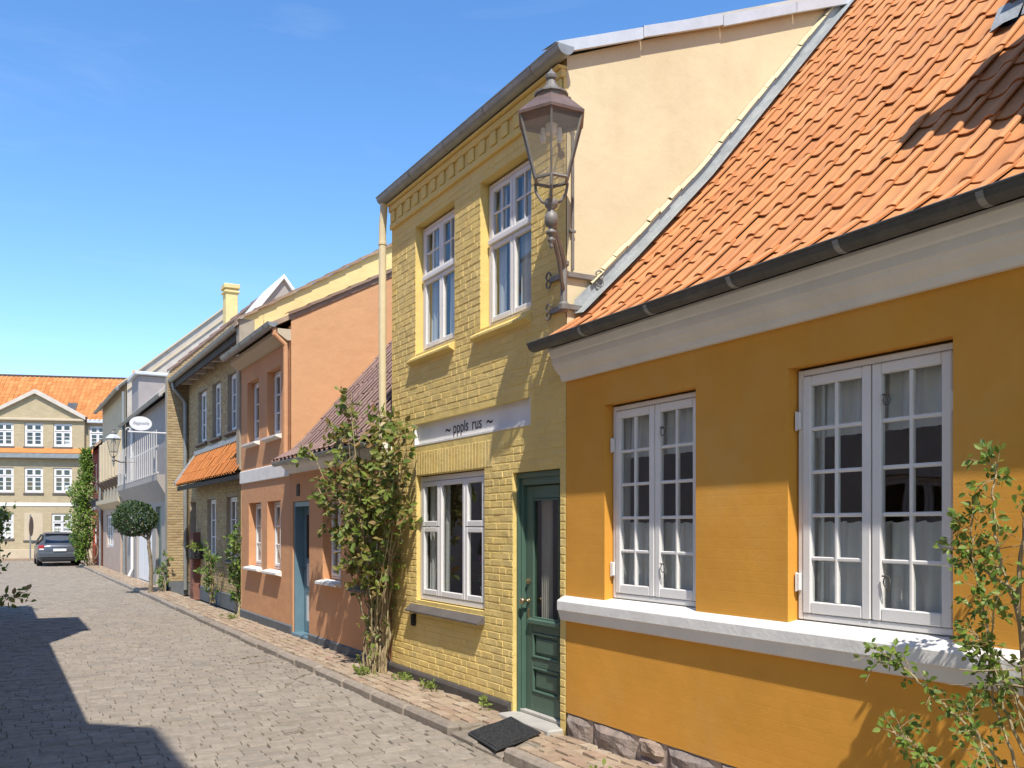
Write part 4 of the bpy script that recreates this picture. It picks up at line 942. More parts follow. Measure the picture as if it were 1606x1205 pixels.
pk = MB().add([(-.012, -.06, 0), (-.012, .06, 0), (-.012, .03, .7), (-.012, 0, 1.15), (-.012, -.03, .7), (.012, -.06, 0), (.012, .06, 0), (.012, .03, .7), (.012, 0, 1.15), (.012, -.03, .7)],
              [(1, 0, 4, 3, 2), (5, 6, 7, 8, 9), (0, 1, 6, 5), (1, 2, 7, 6), (2, 3, 8, 7), (3, 4, 9, 8), (4, 0, 5, 9)]).mesh('picket', 'picket_paint')
y = g0+.45
while y < g1-.05: inst(pk, 'picket', rl, (3.70, y, 3.12)); y += .40
mb = MB(); gops = [(26.6, 27.6, .06, 2.3, .15), (28.3, 31.6, .06, 2.3, .12)]
wall_front(mb, 4.0, g0+.33, g1, -.05, 2.45, gops); mb.quad((3.999, g1, -.05), (3.999, g1, 5.2), (4.5, g1, 5.2), (4.5, g1, -.05)); mb.build('wall', 'grey_wall', gh)
mb = MB(); mb.bbox(4.08, 4.13, 26.6, 27.6, .06, 2.3, .01); mb.build('door', 'green_paint', gh)
for k in range(6): MB().bbox(4.06, 4.11, 28.31+k*.55, 28.31+k*.55+.53, .08, 2.29, .012).build('garage_door_leaf', 'white_paint', gh)
mb = MB(); mb.bbox(3.96, 3.999, 31.7, 34.0, 2.42, 2.56, .01); mb.build('fascia_board', 'white_paint', gh)
mb = MB(); mb.tube([(3.92, 32.2, 5.1), (3.94, 32.2, 4.9), (3.94, 32.2, .35), (3.84, 32.2, .12)], .05, 10); mb.build('downpipe', 'white_paint', gh)
mb = MB()
for k in range(2): mb.bbox(3.985, 3.999, 27.5+k*3, 27.62+k*3, 2.5, 3.0, .003)
mb.build('timber_stud', 'mauve_wall', gh)
# side closing
sides(gh, 4.01, g0+.33, g1, [(3.75, 5.2), (6.9, 8.2)], (10.1, 5.1), 'grey_wall', names=(None, 'gable_wall'))
# hanging oval sign
os_ = thing('hanging_sign', 'white oval shop sign on a white wall arm beside the balcony', 'sign', (3.9, 25.16, 4.16))
mb = MB(); mb.tube([(3.9, 25.16, 4.16), (2.98, 25.16, 4.16)], .018, 6); mb.tube([(2.98+.05*math.sin(q*.7), 25.16, 4.16+.05-.05*math.cos(q*.7)) for q in range(8)], .012, 5); mb.build('arm', 'white_paint', os_)
mb = MB(); n = 28; c_ = (3.28, 25.16, 4.38)
ring = [(c_[0]+.27*math.cos(2*math.pi*k/n), c_[2]+.18*math.sin(2*math.pi*k/n)) for k in range(n)]
mb.prism_y(ring, 25.14, 25.18); ov = mb.build('oval_board', 'plate_white', os_)
text_part('Bagatelle', .11, 'grey_sign', ov, (3.28, 25.136, 4.385), (R(90), 0, 0), shear=.3)

# ================================================================== BEIGE HOUSE
be = thing('beige_house', 'beige house with pale fluted posts on its upper front', 'house', (4, 38, 0))
e0, e1 = 34.12, 42.0
mb = MB(); wall_front(mb, 3.98, e0, e1, 2.5, 6.7, []); mb.build('upper_wall', 'beige_wall', be)
mb = MB(); wall_front(mb, 4.0, e0, e1, -.05, 2.5, [(35.0, 36.0, .05, 2.3, .15), (38.2, 40.6, .9, 2.2, .12)]); M('pinkish_wall', (.46, .35, .28), .9, .1, 2); mb.build('wall', 'pinkish_wall', be)
mb = MB(); mb.prism_y([(3.98, 2.42), (3.72, 2.62), (3.72, 2.78), (3.98, 2.8)], e0, e1); mb.build('jetty', 'beige_wall', be)
for k in range(7):
    y = e0+.5+k*1.1; mb = MB(); mb.bbox(3.80, 3.975, y, y+.28, 3.55, 5.1, .03); mb.build('post', 'beige_wall', be)
    mb = MB(); mb.prism_y([(3.98, 3.15), (3.78, 3.4), (3.78, 3.52), (3.98, 3.52)], y+.02, y+.26); mb.build('corbel', 'dark_brown', be)
mb = MB(); mb.bbox(4.08, 4.12, 35.0, 36.0, .05, 2.3, .01); mb.build('door', 'dark_brown', be)
window(be, 4.06, 38.22, 40.58, .92, 2.18, [(0, .33, 0, 1, 1, 3), (.33, .66, 0, 1, 1, 3), (.66, 1, 0, 1, 1, 3)], room='room_grey')
mb = MB(); mb.prism_y([(3.70, 6.58), (7.3, 9.68), (11, 6.5), (11, 6.4), (7.3, 9.55), (3.70, 6.46)], e0, e1); mb.build('roof', 'fibre_roof', be)
sides(be, 4.01, e0, e1, [(3.70, 6.55), (7.3, 9.64)], (10.9, 6.4), 'fibre_roof', inset=.01)
mb = MB(); mb.add([(4.0, e0-.05, 6.55), (7.3, e0-.05, 9.40), (7.3, e0-.05, 9.28), (4.0, e0-.05, 6.43)], [(0, 1, 2, 3)]); mb.prism_y([(3.72, 6.62), (7.3, 9.72), (7.3, 9.66), (3.72, 6.56)], e0-.08, e0+.2); mb.build('verge_board', 'beige_wall', be)
gutter(be, 3.7, e0, e1, 6.5, .07, 'zinc', 1.5)
mb = MB(); mb.bbox(4.0, 5.3, 31.2, 32.8, 5.3, 6.55, .02); dq = mb.build('dormer', 'mauve_wall', gh)
mb = MB(); mb.bbox(3.88, 5.6, 31.05, 32.95, 6.552, 6.66, .02); mb.build('dormer_roof', 'zinc_light', dq)
mb = MB(); mb.tube([(3.9, 34.2, 6.4), (3.9, 34.2, 5.0), (3.94, 34.2, .1)], .05, 8); mb.build('downpipe', 'zinc', be)
# second lantern
L2 = lantern('street_lamp', 'small grey wall lantern hanging on the beige and grey house fronts', None, (3.28, 31.3), 3.62, s=.80)
for o in L2.children:
    if o.name.startswith('hood'): o.data.materials[0] = MATS['zinc_light']
mb = MB(); mb.tube([(4.0, 31.6, 3.80), (3.5, 31.45, 3.78), (3.28, 31.3, 3.84)], .02, 6); mb.bbox(3.68, 3.72, 31.5, 31.9, 3.72, 4.0, .01); mb.build('bracket', 'iron', L2)

# ================================================================== RED HOUSE
rh = thing('red_house', 'red painted house beyond the beige house with orange lower front', 'house', (4, 45, 0))
f0, f1 = 42.02, 46.6
mb = MB(); wall_front(mb, 4.0, f0, f1, 2.5, 5.2, [(42.8, 43.8, 3.3, 4.6, .12), (44.8, 45.8, 3.3, 4.6, .12)]); mb.build('upper_wall', 'dark_red', rh)
mb = MB(); wall_front(mb, 3.98, f0, f1, -.05, 2.5, [(42.7, 43.7, .05, 2.2, .15), (44.6, 45.8, .9, 2.1, .12)]); mb.build('wall', 'red_wall', rh)
for o in ((42.8, 43.8, 3.3, 4.6, 4.0), (44.8, 45.8, 3.3, 4.6, 4.0), (44.6, 45.8, .9, 2.1, 3.98)): window(rh, o[4]+.06, o[0]+.01, o[1]-.01, o[2]+.01, o[3]-.01, [(0, .5, 0, 1, 1, 3), (.5, 1, 0, 1, 1, 3)], room='room_grey')
mb = MB(); mb.bbox(4.04, 4.08, 42.7, 43.7, .05, 2.2, .01); mb.build('door', 'red_wall', rh)
mb = MB(); mb.bbox(3.93, 3.979, f0, f1, 2.48, 2.62, .01); mb.build('band', 'grey_wall', rh)
mb = MB(); mb.prism_y([(3.6, 5.1), (7.3, 8.4), (11, 5.1), (11, 5.0), (7.3, 8.25), (3.6, 4.98)], f0, f1); mb.build('roof', 'tile_brown', rh)
sides(rh, 4.01, f0, f1, [(3.6, 5.1), (7.3, 8.35)], (10.9, 5.0), 'dark_red', inset=.01)
gutter(rh, 3.64, f0, f1, 5.1, .07, 'zinc', 1.5)
mb = MB(); mb.tube([(3.9, 42.1, 5.0), (3.9, 42.1, .1)], .055, 8); mb.build('downpipe', 'zinc', rh)
mb = MB(); mb.bbox(3.3, 3.96, 43.6, 43.64, 2.6, 2.95, .01); hs = mb.build('projecting_plate', 'grey_sign', rh)

# ================================================================== END BUILDING (yellow brick with pediment)
PHI = math.atan2(.9486, .3165)
eb = thing('brick_town_house', 'large yellow brick building with pediment and orange pantile roof closing the street', 'building', (2.6, 53.8, 0), PHI, local=True)
# local frame: facade at x=0, y grows to the left; s (right) = -y
Wd = []
def ew(s0, s1, z0, z1): Wd.append((-s1, -s0, z0, z1, .1))
cols = [(-4.25, -3.3), (-2.69, -1.79), (-1.26, -.36), (.14, 1.05)]
cols = [(-5.45, -4.55), (-4.05, -3.15), (-2.68, -1.79), (-1.27, -.37), (.14, 1.04)]
for (a, b) in cols:
    ew(a, b, 5.92, 7.15); ew(a, b, 3.5, 4.82)
for (a, b) in cols[:3]+[(.05, 1.05)]: ew(a, b, 1.12, 2.42)
mb = MB(); wall_front(mb, 0, -1.65, 6.5, -.05, 7.5, [w for w in Wd]); 
mb.build('wall', 'end_brick', eb)
for w_ in Wd: window(eb, .05, w_[0]+.01, w_[1]-.01, w_[2]+.01, w_[3]-.01, [(0, .5, 0, .66, 1, 3), (.5, 1, 0, .66, 1, 3), (0, .5, .68, 1, 1, 1), (.5, 1, .68, 1, 1, 1)], fw=.05, sw=.06, bar=.03, room='room_grey', curtain=[(.02, .98, 0, .5, 'curtain')] if w_[2] < 3 else [(.02, .4, 0, .3, 'curtain')] if int(w_[0]*7) % 2 else None)
for w_ in Wd: MB().bbox(-.05, .02, w_[0]-.05, w_[1]+.05, w_[2]-.10, w_[2]-.005, .01).build('window_sill', 'slate', eb)
mb = MB(); mb.bbox(-.012, .01, .37, 1.27, 1.02, 2.45, .004); mb.build('blind_window', 'beige_wall', eb)
mb = MB(); mb.bbox(-.05, .0, .32, 1.32, .94, 1.015, .01); mb.build('window_sill', 'slate', eb)
mb = MB(); mb.bbox(-.03, .005, -6, 6.5, 2.80, 2.98, .01); mb.build('band', 'white_plaster', eb)
mb = MB(); mb.bbox(-.06, .005, -4, 6.5, -.05, .55, .02); mb.build('plinth', 'beige_wall', eb)
mb = MB(); mb.bbox(-.32, .01, -3.6, 6.5, 5.28, 5.56, .04); mb.build('gutter_band', 'zinc', eb)
mb = MB(); mb.prism_y([(-.32, 5.565), (.0, 5.86), (0, 5.565)], -3.6, 6.5); sk_ = mb.build('tile_skirt', 'tile_far', eb)
M('stone_trim', (.56, .50, .42), .85, .1, 3)
# pediment over the middle, apex at s=-.68
ap = .72
mb = MB(); mb.add([(-.002, -1.65, 7.45), (-.002, ap, 8.74), (-.002, ap*2+1.65, 7.45)], [(0, 2, 1)]); mb.build('pediment', 'end_brick', eb)
for s_, y_e in ((-1, -1.75), (1, ap*2+1.75)):
    v_ = MB(); v_.add([(-.2, ap, 8.90), (-.2, y_e, 7.52), (-.2, y_e, 7.34), (-.2, ap, 8.68), (.3, ap, 8.92), (.3, y_e, 7.54), (0, y_e, 7.34), (0, ap, 8.68)], [(0, 1, 2, 3), (0, 4, 5, 1), (3, 2, 6, 7)]); v_.build('raking_cornice', 'stone_trim', eb)
mb = MB(); mb.bbox(-.15, .01, -1.65, ap*2+1.65, 7.26, 7.40, .03); mb.build('cornice', 'beige_wall', eb)
# right wing with the single window
mb = MB(); wall_front(mb, .35, -6.0, -1.65, -.05, 7.3, [(-2.65, -1.80, 5.92, 7.1, .1)]); mb.quad((0, -1.65, -.05), (0, -1.65, 7.5), (.35, -1.65, 7.5), (.35, -1.65, -.05)); mb.build('wing_wall', 'end_brick', eb)
window(eb, .40, -2.64, -1.81, 5.93, 7.09, [(0, .5, 0, .66, 1, 3), (.5, 1, 0, .66, 1, 3), (0, .5, .68, 1, 1, 1), (.5, 1, .68, 1, 1, 1)], fw=.05, sw=.06, bar=.03, room='room_grey')
mb = MB(); mb.bbox(.12, .5, -6, -1.72, 7.22, 7.42, .03); mb.build('wing_gutter', 'zinc_light', eb)
epath = [(.15, 7.36), (1.9, 9.0), (3.05, 10.15)]
tiled_roof(eb, epath, -3.35, 6.5, (7, 6.5), .23, .31, 'tile_far', 0, lift=.02)
mb = MB(); mb.add([(.1, -3.3, 7.3), (3.1, -3.3, 10.25), (3.1, -3.5, 10.25), (.1, -3.5, 7.3), (.1, -3.5, 7.0), (3.1, -3.5, 10.0)], [(0, 1, 2, 3)]); mb.prism_y([(.0, 7.2), (3.05, 10.55), (3.4, 10.2), (7.0, 6.6), (7.0, -.05), (.36, -.05)], -3.95, -3.45); mb.build('gable_parapet', 'tile_far', eb)
for s_ in (.80, 2.38):
    def er(u, yy, up): return (u, yy, 7.36+(u-.15)*.94+up)
    mb = MB(); mb.add([er(.75, -s_-.24, .10), er(1.15, -s_-.24, .10), er(1.15, -s_+.24, .10), er(.75, -s_+.24, .10), er(.75, -s_-.24, -.1), er(1.15, -s_-.24, -.1), er(1.15, -s_+.24, -.1), er(.75, -s_+.24, -.1)], [(3, 2, 1, 0), (0, 1, 5, 4), (1, 2, 6, 5), (2, 3, 7, 6), (3, 0, 4, 7)]); rf_ = mb.build('roof_window', 'slate', eb)
    mb = MB(); mb.quad(er(.81, -s_-.17, .104), er(1.09, -s_-.17, .104), er(1.09, -s_+.17, .104), er(.81, -s_+.17, .104)); mb.build('pane', 'glass', rf_)
mb = MB(); mb.quad((7, 6.5, -.05), (7, -6, -.05), (7, -6, 6.5), (7, 6.5, 6.5)); mb.quad((0, 6.5, -.05), (7, 6.5, -.05), (7, 6.5, 7), (0, 6.5, 7)); mb.quad((.35, -6, -.05), (7, -6, -.05), (7, -6, 7), (.35, -6, 7)); mb.build('rear_wall', 'end_brick', eb)
mb = MB(); mb.prism_y([(.15, 7.35), (3, 9.4), (7, 6.5)], -6, -3.96); mb.build('wing_roof', 'tile_far', eb)
ep = MB(); ep.box(-1.5, -.06, -8, 8, -.06, .09); epo = structure(ep, 'pavement', 'paver'); epo.location = (2.6, 53.8, 0); epo.rotation_euler = (0, 0, PHI)
# traffic sign seen nearly edge-on
ts = thing('traffic_sign', 'grey sign post with a plate seen nearly edge-on before the brick building', 'sign', (1.62, 52.6, .08))
mb = MB(); mb.tube([(1.62, 52.6, .0), (1.62, 52.6, 2.35)], .038, 8); mb.build('post', 'zinc', ts)
mb = MB(); n = 20; c = Vector((1.66, 52.55, 1.75)); u = Vector((.35, .94, 0)).normalized(); w_ = u.cross(Vector((0, 0, 1)))
vs = [c+u*.38*math.cos(2*math.pi*k/n)*.8+Vector((0, 0, 1))*.5*math.sin(2*math.pi*k/n) for k in range(n)]
mb.add([v+w_*.012 for v in vs]+[v-w_*.012 for v in vs], [tuple(range(n)), tuple(range(2*n-1, n-1, -1))]+[(k, (k+1) % n, n+(k+1) % n, n+k) for k in range(n)]); mb.build('plate', 'copper', ts)

# ================================================================== HOUSES ON THE SHADED SIDE (behind the photographer's left; they shade the street)
def left_house(name, label, y0, y1, H, wallm, roofm, wins, run=3.4, pitch=1.05, LX=-.61):
    yc = (y0+y1)/2; t = thing(name, label, 'house', (LX, yc, 0), math.pi, 'houses on the shaded side of the street', local=True); L = (y1-y0)/2
    ops = [(-(b-yc), -(a-yc), c, d, .12) for (a, b, c, d) in wins]
    mb = MB(); wall_front(mb, 0, -L, L, -.05, H, ops); mb.build('wall', wallm, t)
    p = [(-.34, H), (run, H+(run+.34)*pitch)]
    tiled_roof(t, p, -L, L, (2*run+.34, H), .215, .36, roofm, 0)
    sides(t, .01, -L, L, p, (2*run, H), wallm, inset=.012)
    gutter(t, -.33, -L, L, H+.005, .06, 'zinc_dark', 1.2)
    mb = MB(); mb.prism_y([(.01, H-.28), (-.05, H-.28), (-.2, H-.1), (-.2, H-.03), (.01, H-.03)], -L, L); mb.build('cornice', 'white_plaster', t)
    for o in ops: window(t, .06, o[0]+.01, o[1]-.01, o[2]+.01, o[3]-.01, [(0, .5, 0, 1, 1, 3), (.5, 1, 0, 1, 1, 3)], room='room_grey')
    return t
left_house('town_house', 'tall pale three-storey house set back beside the photographer', -6, 2.5, 9.1, 'cream_gable', 'tile', [(-.5, .5, 1, 2.3), (-.5, .5, 3.4, 4.6)], LX=-1.45)
lb = left_house('plastered_cottage', 'low white plastered cottage with a big dormer opposite the orange house', 5.02, 20.0, 3.75, 'white_plaster', 'tile', [(6.2, 7.2, 1, 2.3), (8.4, 9.4, 1, 2.3), (16.0, 17.0, 1, 2.3)])  # unseen cottage; its walls are made white to bounce light into the street
yc = (5.02+20.0)/2
mb = MB(); mb.box(-.28, 2.4, -(15.0-yc), -(12.5-yc), 3.7, 6.72); d4 = mb.build('dormer', 'white_plaster', lb)
mb = MB(); mb.bbox(-.33, 2.6, -(15.05-yc), -(12.45-yc), 6.722, 6.83, .02); mb.build('dormer_roof', 'zinc', d4)
mb = MB(); mb.bbox(-.31, -.281, -.9-(13.75-yc), .9-(13.75-yc), 4.2, 6.2, .01); mb.build('dormer_window', 'white_paint', d4)

# ================================================================== PLANTS
LEAFV = [(0, 0, 0), (.30, .25, .05), (.65, .24, .04), (1, 0, -.06), (.65, -.24, .04), (.30, -.25, .05), (.5, 0, -.02)]
LEAFF = [(0, 6, 1), (1, 6, 2), (2, 6, 3), (3, 6, 4), (4, 6, 5), (5, 6, 0)]
def leaf_mat(p, d, up, s):
    x = d.normalized(); z = up-x*up.dot(x); z = z.normalized() if z.length > 1e-4 else x.orthogonal().normalized(); y = z.cross(x)
    m = Matrix((x*s, y*s, z*s)).transposed().to_4x4(); m.translation = p; return m
class Plant:
    def __init__(s, root, leafm, n_ind=0, seed=1): s.root = root; s.lm = leafm; s.n = n_ind; s.leaves = []; s.r = random.Random(seed); s.wood = MB()
    def rv(s): r = s.r; return Vector((r.gauss(0, 1), r.gauss(0, 1), r.gauss(0, 1))).normalized()
    def cane(s, pts, r0, r1, wob=.02, n=6, seg=8):
        """smooth wobbly stem through pts; returns the points"""
        pts = [Vector(p) for p in pts]; out = []
        for i in range(len(pts)-1):
            p0, p1, p2, p3 = pts[max(i-1, 0)], pts[i], pts[i+1], pts[min(i+2, len(pts)-1)]
            for k in range(seg):
                t = k/seg; out.append(.5*((2*p1)+(p2-p0)*t+(2*p0-5*p1+4*p2-p3)*t*t+(3*p1-p0-3*p2+p3)*t*t*t)+s.rv()*wob*(.4 if i == 0 and k < 3 else 1))
        out.append(pts[-1]); m = len(out)
        s.wood.tube(out, [r0+(r1-r0)*i/(m-1) for i in range(m)], n); return out
    def spray(s, p, d, L, nl, size, r=.003, bias=Vector((-.5, -.5, .6))):
        """a twig with compound leaves"""
        d = d.normalized(); q = [p+d*L*t+Vector((0, 0, -.12*L*t*t))+s.rv()*L*.03 for t in (0, .35, .7, 1)]
        s.wood.tube(q, [r, r*.8, r*.6, r*.4], 4)
        for k in range(nl):
            t = s.r.uniform(.2, 1); b = p+d*L*t+Vector((0, 0, -.12*L*t*t))
            side = (s.rv()+d*.6).normalized(); up = (s.rv()*.7+bias).normalized(); sz = size*s.r.uniform(.65, 1.25)
            s.leaves.append(leaf_mat(b+side*.01, side, up, sz))
    def done(s, wname='stems', wmat='cane', lname='leaf'):
        s.wood.build(wname, wmat, s.root)
        ls = sorted(s.leaves, key=lambda m: visible_rank(m.translation))
        me = MB().add(LEAFV, LEAFF).mesh('leaf', s.lm); off = Vector(OFF.get(s.root.name, (0,0,0)))
        st = MB()
        for i, m in enumerate(ls):
            if i < s.n:
                o = bpy.data.objects.new(lname, me); col.objects.link(o); o.parent = s.root; mm = m.copy(); mm.translation -= off; o.matrix_basis = mm
            else: st.add([m @ Vector(v) for v in LEAFV], LEAFF)
        if st.f: st.build('foliage', s.lm, s.root, stuff=True)

# climbing rose between the yellow and the salmon house
t = thing('climbing_rose', 'tall woody climbing rose between the yellow house and the salmon cottage', 'plant', (3.78, 10.05, .07))
P = Plant(t, 'rose_leaf', 280, 4); r = P.r
tops = [(8.75, 2.5), (8.8, 2.7), (8.95, 2.55), (9.2, 2.85), (9.45, 2.95), (9.7, 2.75), (9.9, 3.0), (10.2, 3.1), (10.5, 3.35), (10.75, 3.25), (10.9, 2.9), (11.35, 2.85), (11.7, 2.75), (11.75, 2.3), (11.3, 2.2), (10.9, 2.3), (10.5, 2.0), (9.2, 2.2), (9.05, 1.9), (9.35, 1.5), (10.0, 2.3), (9.6, 2.2), (10.3, 2.7), (10.7, 1.6), (9.8, 1.9), (10.1, 1.6), (9.3, 2.6), (9.6, 2.5)]
for (ty, tz) in tops:
    by = 9.85+r.uniform(-.18, .30); bx = 3.84+r.uniform(-.10, .06); xt = 3.74+r.uniform(-.16, .10)
    mid = ((by*.75+ty*.25)+r.gauss(0, .06), .9+r.uniform(-.1, .3)); md2 = ((by*.45+ty*.55)+r.gauss(0, .06), .45*tz+.9*.55+r.uniform(-.1, .15))
    pts = P.cane([(bx, by, .06), (bx+.01, by+r.gauss(0, .03), .45), (min(3.92, bx+r.gauss(0, .04)), mid[0], mid[1]), (min(3.9, (bx+xt)/2+r.gauss(0, .04)), md2[0], md2[1]), (xt, ty, tz)], r.uniform(.009, .016), .004, .014, 5, 6)
    for i in range(int(len(pts)*.42), len(pts)):
        f = i/len(pts)
        for _ in range(3 if f > .65 else 2):
            zz = pts[i].z; clump = noise.noise(pts[i]*2.3)
            if r.random() < (.08 if zz < 1.3 else .28 if zz < 1.9 else .45)*(1+2.1*clump): P.spray(pts[i], (P.rv()+Vector((-.5, 0, .25))), r.uniform(.12, .30), r.randint(5, 9), .092)
# dead grey canes and low shoots
for _ in range(34):
    by = 9.82+r.uniform(-.14, .36); P.cane([(3.84, by, .06), (3.86+r.gauss(0, .03), by+r.gauss(0, .05), .5), (3.88+r.gauss(0, .02), by+r.gauss(0, .1), 1.1+r.random()*.3), (3.86+r.gauss(0, .03), by+r.gauss(0, .16), 1.5+r.random()*.6)], .009, .005, .012, 5, 5)
for _ in range(34):
    p = Vector((3.82+r.gauss(0, .04), 9.95+r.gauss(0, .16), r.uniform(.2, 1.3))); P.spray(p, P.rv()+Vector((-.7, 0, .2)), .14, 5, .06)
for _ in range(44):
    p = Vector((3.80+r.gauss(0, .04), 9.35+r.gauss(0, .25), r.uniform(1.5, 2.9))); P.spray(p, P.rv()+Vector((-.7, -.2, .2)), .2, 7, .10)
P.done('canes')

# shrub before the orange house
t = thing('shrub', 'thin-stemmed green shrub against the orange wall beside the larger window', 'plant', (3.8, 2.3, .07))
P = Plant(t, 'shrub_leaf', 290, 12); r = P.r
main = P.cane([(3.82, 2.28, .06), (3.80, 2.30, .55), (3.80, 2.31, 1.0), (3.78, 2.33, 1.5), (3.78, 2.27, 1.95)], .017, .008, .006, 8)
stems = [
 [(3.80, 2.30, .75), (3.74, 2.40, 1.05), (3.72, 2.44, 1.35), (3.72, 2.50, 1.62), (3.72, 2.50, 1.80)],
 [(3.79, 2.33, 1.45), (3.74, 2.45, 1.55), (3.72, 2.50, 1.60), (3.72, 2.60, 1.64)],
 [(3.79, 2.30, 1.0), (3.72, 2.20, 1.35), (3.70, 2.12, 1.65), (3.70, 2.10, 1.9)],
 [(3.80, 2.29, .5), (3.70, 2.42, .80), (3.62, 2.60, .98), (3.58, 2.74, 1.10), (3.56, 2.84, 1.16)],
 [(3.81, 2.28, .25), (3.68, 2.38, .48), (3.58, 2.52, .66), (3.52, 2.64, .78), (3.50, 2.74, .82)],
 [(3.81, 2.28, .2), (3.70, 2.30, .5), (3.62, 2.36, .75), (3.58, 2.42, .95)],
 [(3.79, 2.32, 1.3), (3.76, 2.40, 1.6), (3.74, 2.42, 1.85), (3.74, 2.40, 2.0)],
 [(3.80, 2.29, .9), (3.74, 2.36, 1.1), (3.72, 2.42, 1.20), (3.70, 2.48, 1.28)],
 [(3.82, 2.24, .1), (3.72, 2.12, .6), (3.66, 2.05, 1.0), (3.64, 2.02, 1.3)],
 [(3.80, 2.30, .6), (3.76, 2.40, .9), (3.74, 2.44, 1.15), (3.74, 2.40, 1.45)]]
dens = [1, .7, 1, 1.6, 1.6, 1.3, 1, 1.2, 1.2, 1]
for sp, dn in zip(stems, dens):
    pts = P.cane(sp, .008, .003, .006, 5)
    for i in range(int(len(pts)*.25), len(pts)):
        if r.random() < 1.0*dn: [P.spray(pts[i], P.rv()+Vector((-.4, .2, .3)), r.uniform(.05, .15), r.randint(3, 6), .040, .002) for _ in range(2 if r.random() < .4 else 1)]
    P.spray(pts[-1], pts[-1]-pts[-4], .08, 5, .045, .002)
for i in range(8, len(main)):
    if r.random() < .55: P.spray(main[i], P.rv()+Vector((-.5, .2, .2)), r.uniform(.08, .2), 5, .042, .002)
for _ in range(9): 
    p = main[r.randint(8, len(main)-1)]; P.cane([p, p+P.rv()*.12+Vector((-.05, .05, .05)), p+P.rv()*.2+Vector((-.08, .1, .08))], .004, .002, .004, 4, 3)
P.done('stems')

# clipped standard tree
t = thing('topiary_tree', 'clipped round-headed tree with a pale thin trunk before the grey house', 'tree', (3.46, 24.75, .07))
P = Plant(t, 'dark_leaf', 0, 20); r = P.r; c = Vector((3.12, 24.95, 1.93))
P.cane([(3.46, 24.75, .05), (3.47, 24.75, .7), (3.42, 24.76, 1.25), (3.40, 24.78, 1.5), (3.25, 24.88, 1.85)], .055, .03, .008, 8)
P.cane([(3.42, 24.77, 1.4), (3.05, 24.95, 1.7), (2.9, 25.0, 1.95)], .03, .012, .01, 6); P.cane([(3.42, 24.77, 1.42), (3.48, 24.8, 1.75), (3.40, 24.9, 2.1)], .03, .012, .01, 6)
for _ in range(4200):
    d = P.rv(); rad = (1-abs(r.gauss(0, .14))); bump_ = 1+.07*noise.noise(d*2.5)
    p = c+Vector((d.x*.54, d.y*.54, d.z*.46))*rad*bump_
    if d.z < -.75: p.z = max(p.z, c.z-.40)
    P.leaves.append(leaf_mat(p, (P.rv()+d*.5), (d+P.rv()*.6), r.uniform(.04, .075)))
P.done('trunk', 'wood_bark')
for o in t.children:
    if o.name.startswith('foliage'): o.name = 'crown'

# green climber on the far corner
t = thing('climber', 'tall bright green climber covering the corner beside the red house', 'plant', (3.55, 42.6, .07))
P = Plant(t, 'lime_leaf', 0, 22); r = P.r
for k in range(9): P.cane([(3.55+r.gauss(0, .12), 42.6+r.gauss(0, .2), .05), (3.5+r.gauss(0, .15), 42.7+r.gauss(0, .2), .8), (3.45+r.gauss(0, .25), 42.7+r.gauss(0, .3), 2.2), (3.5+r.gauss(0, .2), 42.7, 4.2)], .03, .01, .03, 5, 5)
for _ in range(4200):
    z = r.uniform(.35, 5.0)
    w = .16+.55*math.exp(-((z-1.6)/.9)**2)+.42*math.exp(-((z-3.0)/.8)**2)+.16*math.exp(-((z-4.4)/.8)**2)
    w *= .8+.5*noise.noise((z*1.7, 0, 3)); d = P.rv()
    p = Vector((3.40-.09*(2 if z < 3.6 else 0)+d.x*w*r.random()**.4*1.05, 42.6+d.y*w*.8, z))
    P.leaves.append(leaf_mat(p, P.rv(), Vector((-.3, -.6, .6))+P.rv()*.7, r.uniform(.08, .15)))
P.done('stems', 'wood_bark')

# small roses at the brown brick house
for (lab, x, y, H, n, wdt) in (('slim rose bush with few leaves below the brown house window', 4.18, 20.9, 1.25, 34, .26), ('leafy young climber at the corner of the salmon town house', 4.05, 17.75, 1.65, 70, .2), ('small dry twiggy plant at the foot of the brick firewall', 3.80, 24.9, 1.0, 14, .12)):
    t = thing('rose_bush', lab, 'plant', (x, y, .07)); P = Plant(t, 'green_leaf', 0, int(y*10)); r = P.r
    for k in range(7): 
        pts = P.cane([(x+r.gauss(0, .05), y+r.gauss(0, .07), .05), (x+r.gauss(0, .05), y+r.gauss(0, .12), H*.4), (x-.05+r.gauss(0, .06), y+r.gauss(0, wdt), H*r.uniform(.6, 1))], .012, .005, .015, 5, 5)
        for i in range(int(len(pts)*.35), len(pts)):
            if r.random() < n/90: P.spray(pts[i], P.rv()+Vector((-.4, -.2, .3)), .16, 6, .085)
    for _ in range(n): P.spray(Vector((x+r.gauss(0, .06), y+r.gauss(0, wdt), H*r.uniform(.35, 1.05))), P.rv(), .15, 6, .085)
    P.done('canes')
# white flowered pot on the wall of the brown house
t = thing('hanging_planter', 'dark wall planter with pale flowers at the brown house door', 'planter', (4.2, 22.9, 1.0))
mb = MB(); mb.bbox(4.12, 4.42, 22.95, 23.3, .95, 1.2, .02); mb.build('box', 'rail_black', t)
P = Plant(t, 'weed', 0, 5)
for _ in range(40): P.spray(Vector((4.26+P.r.gauss(0, .07), 23.12+P.r.gauss(0, .1), 1.2)), P.rv()+Vector((0, 0, 1)), .16, 5, .06)
P.done('stems')

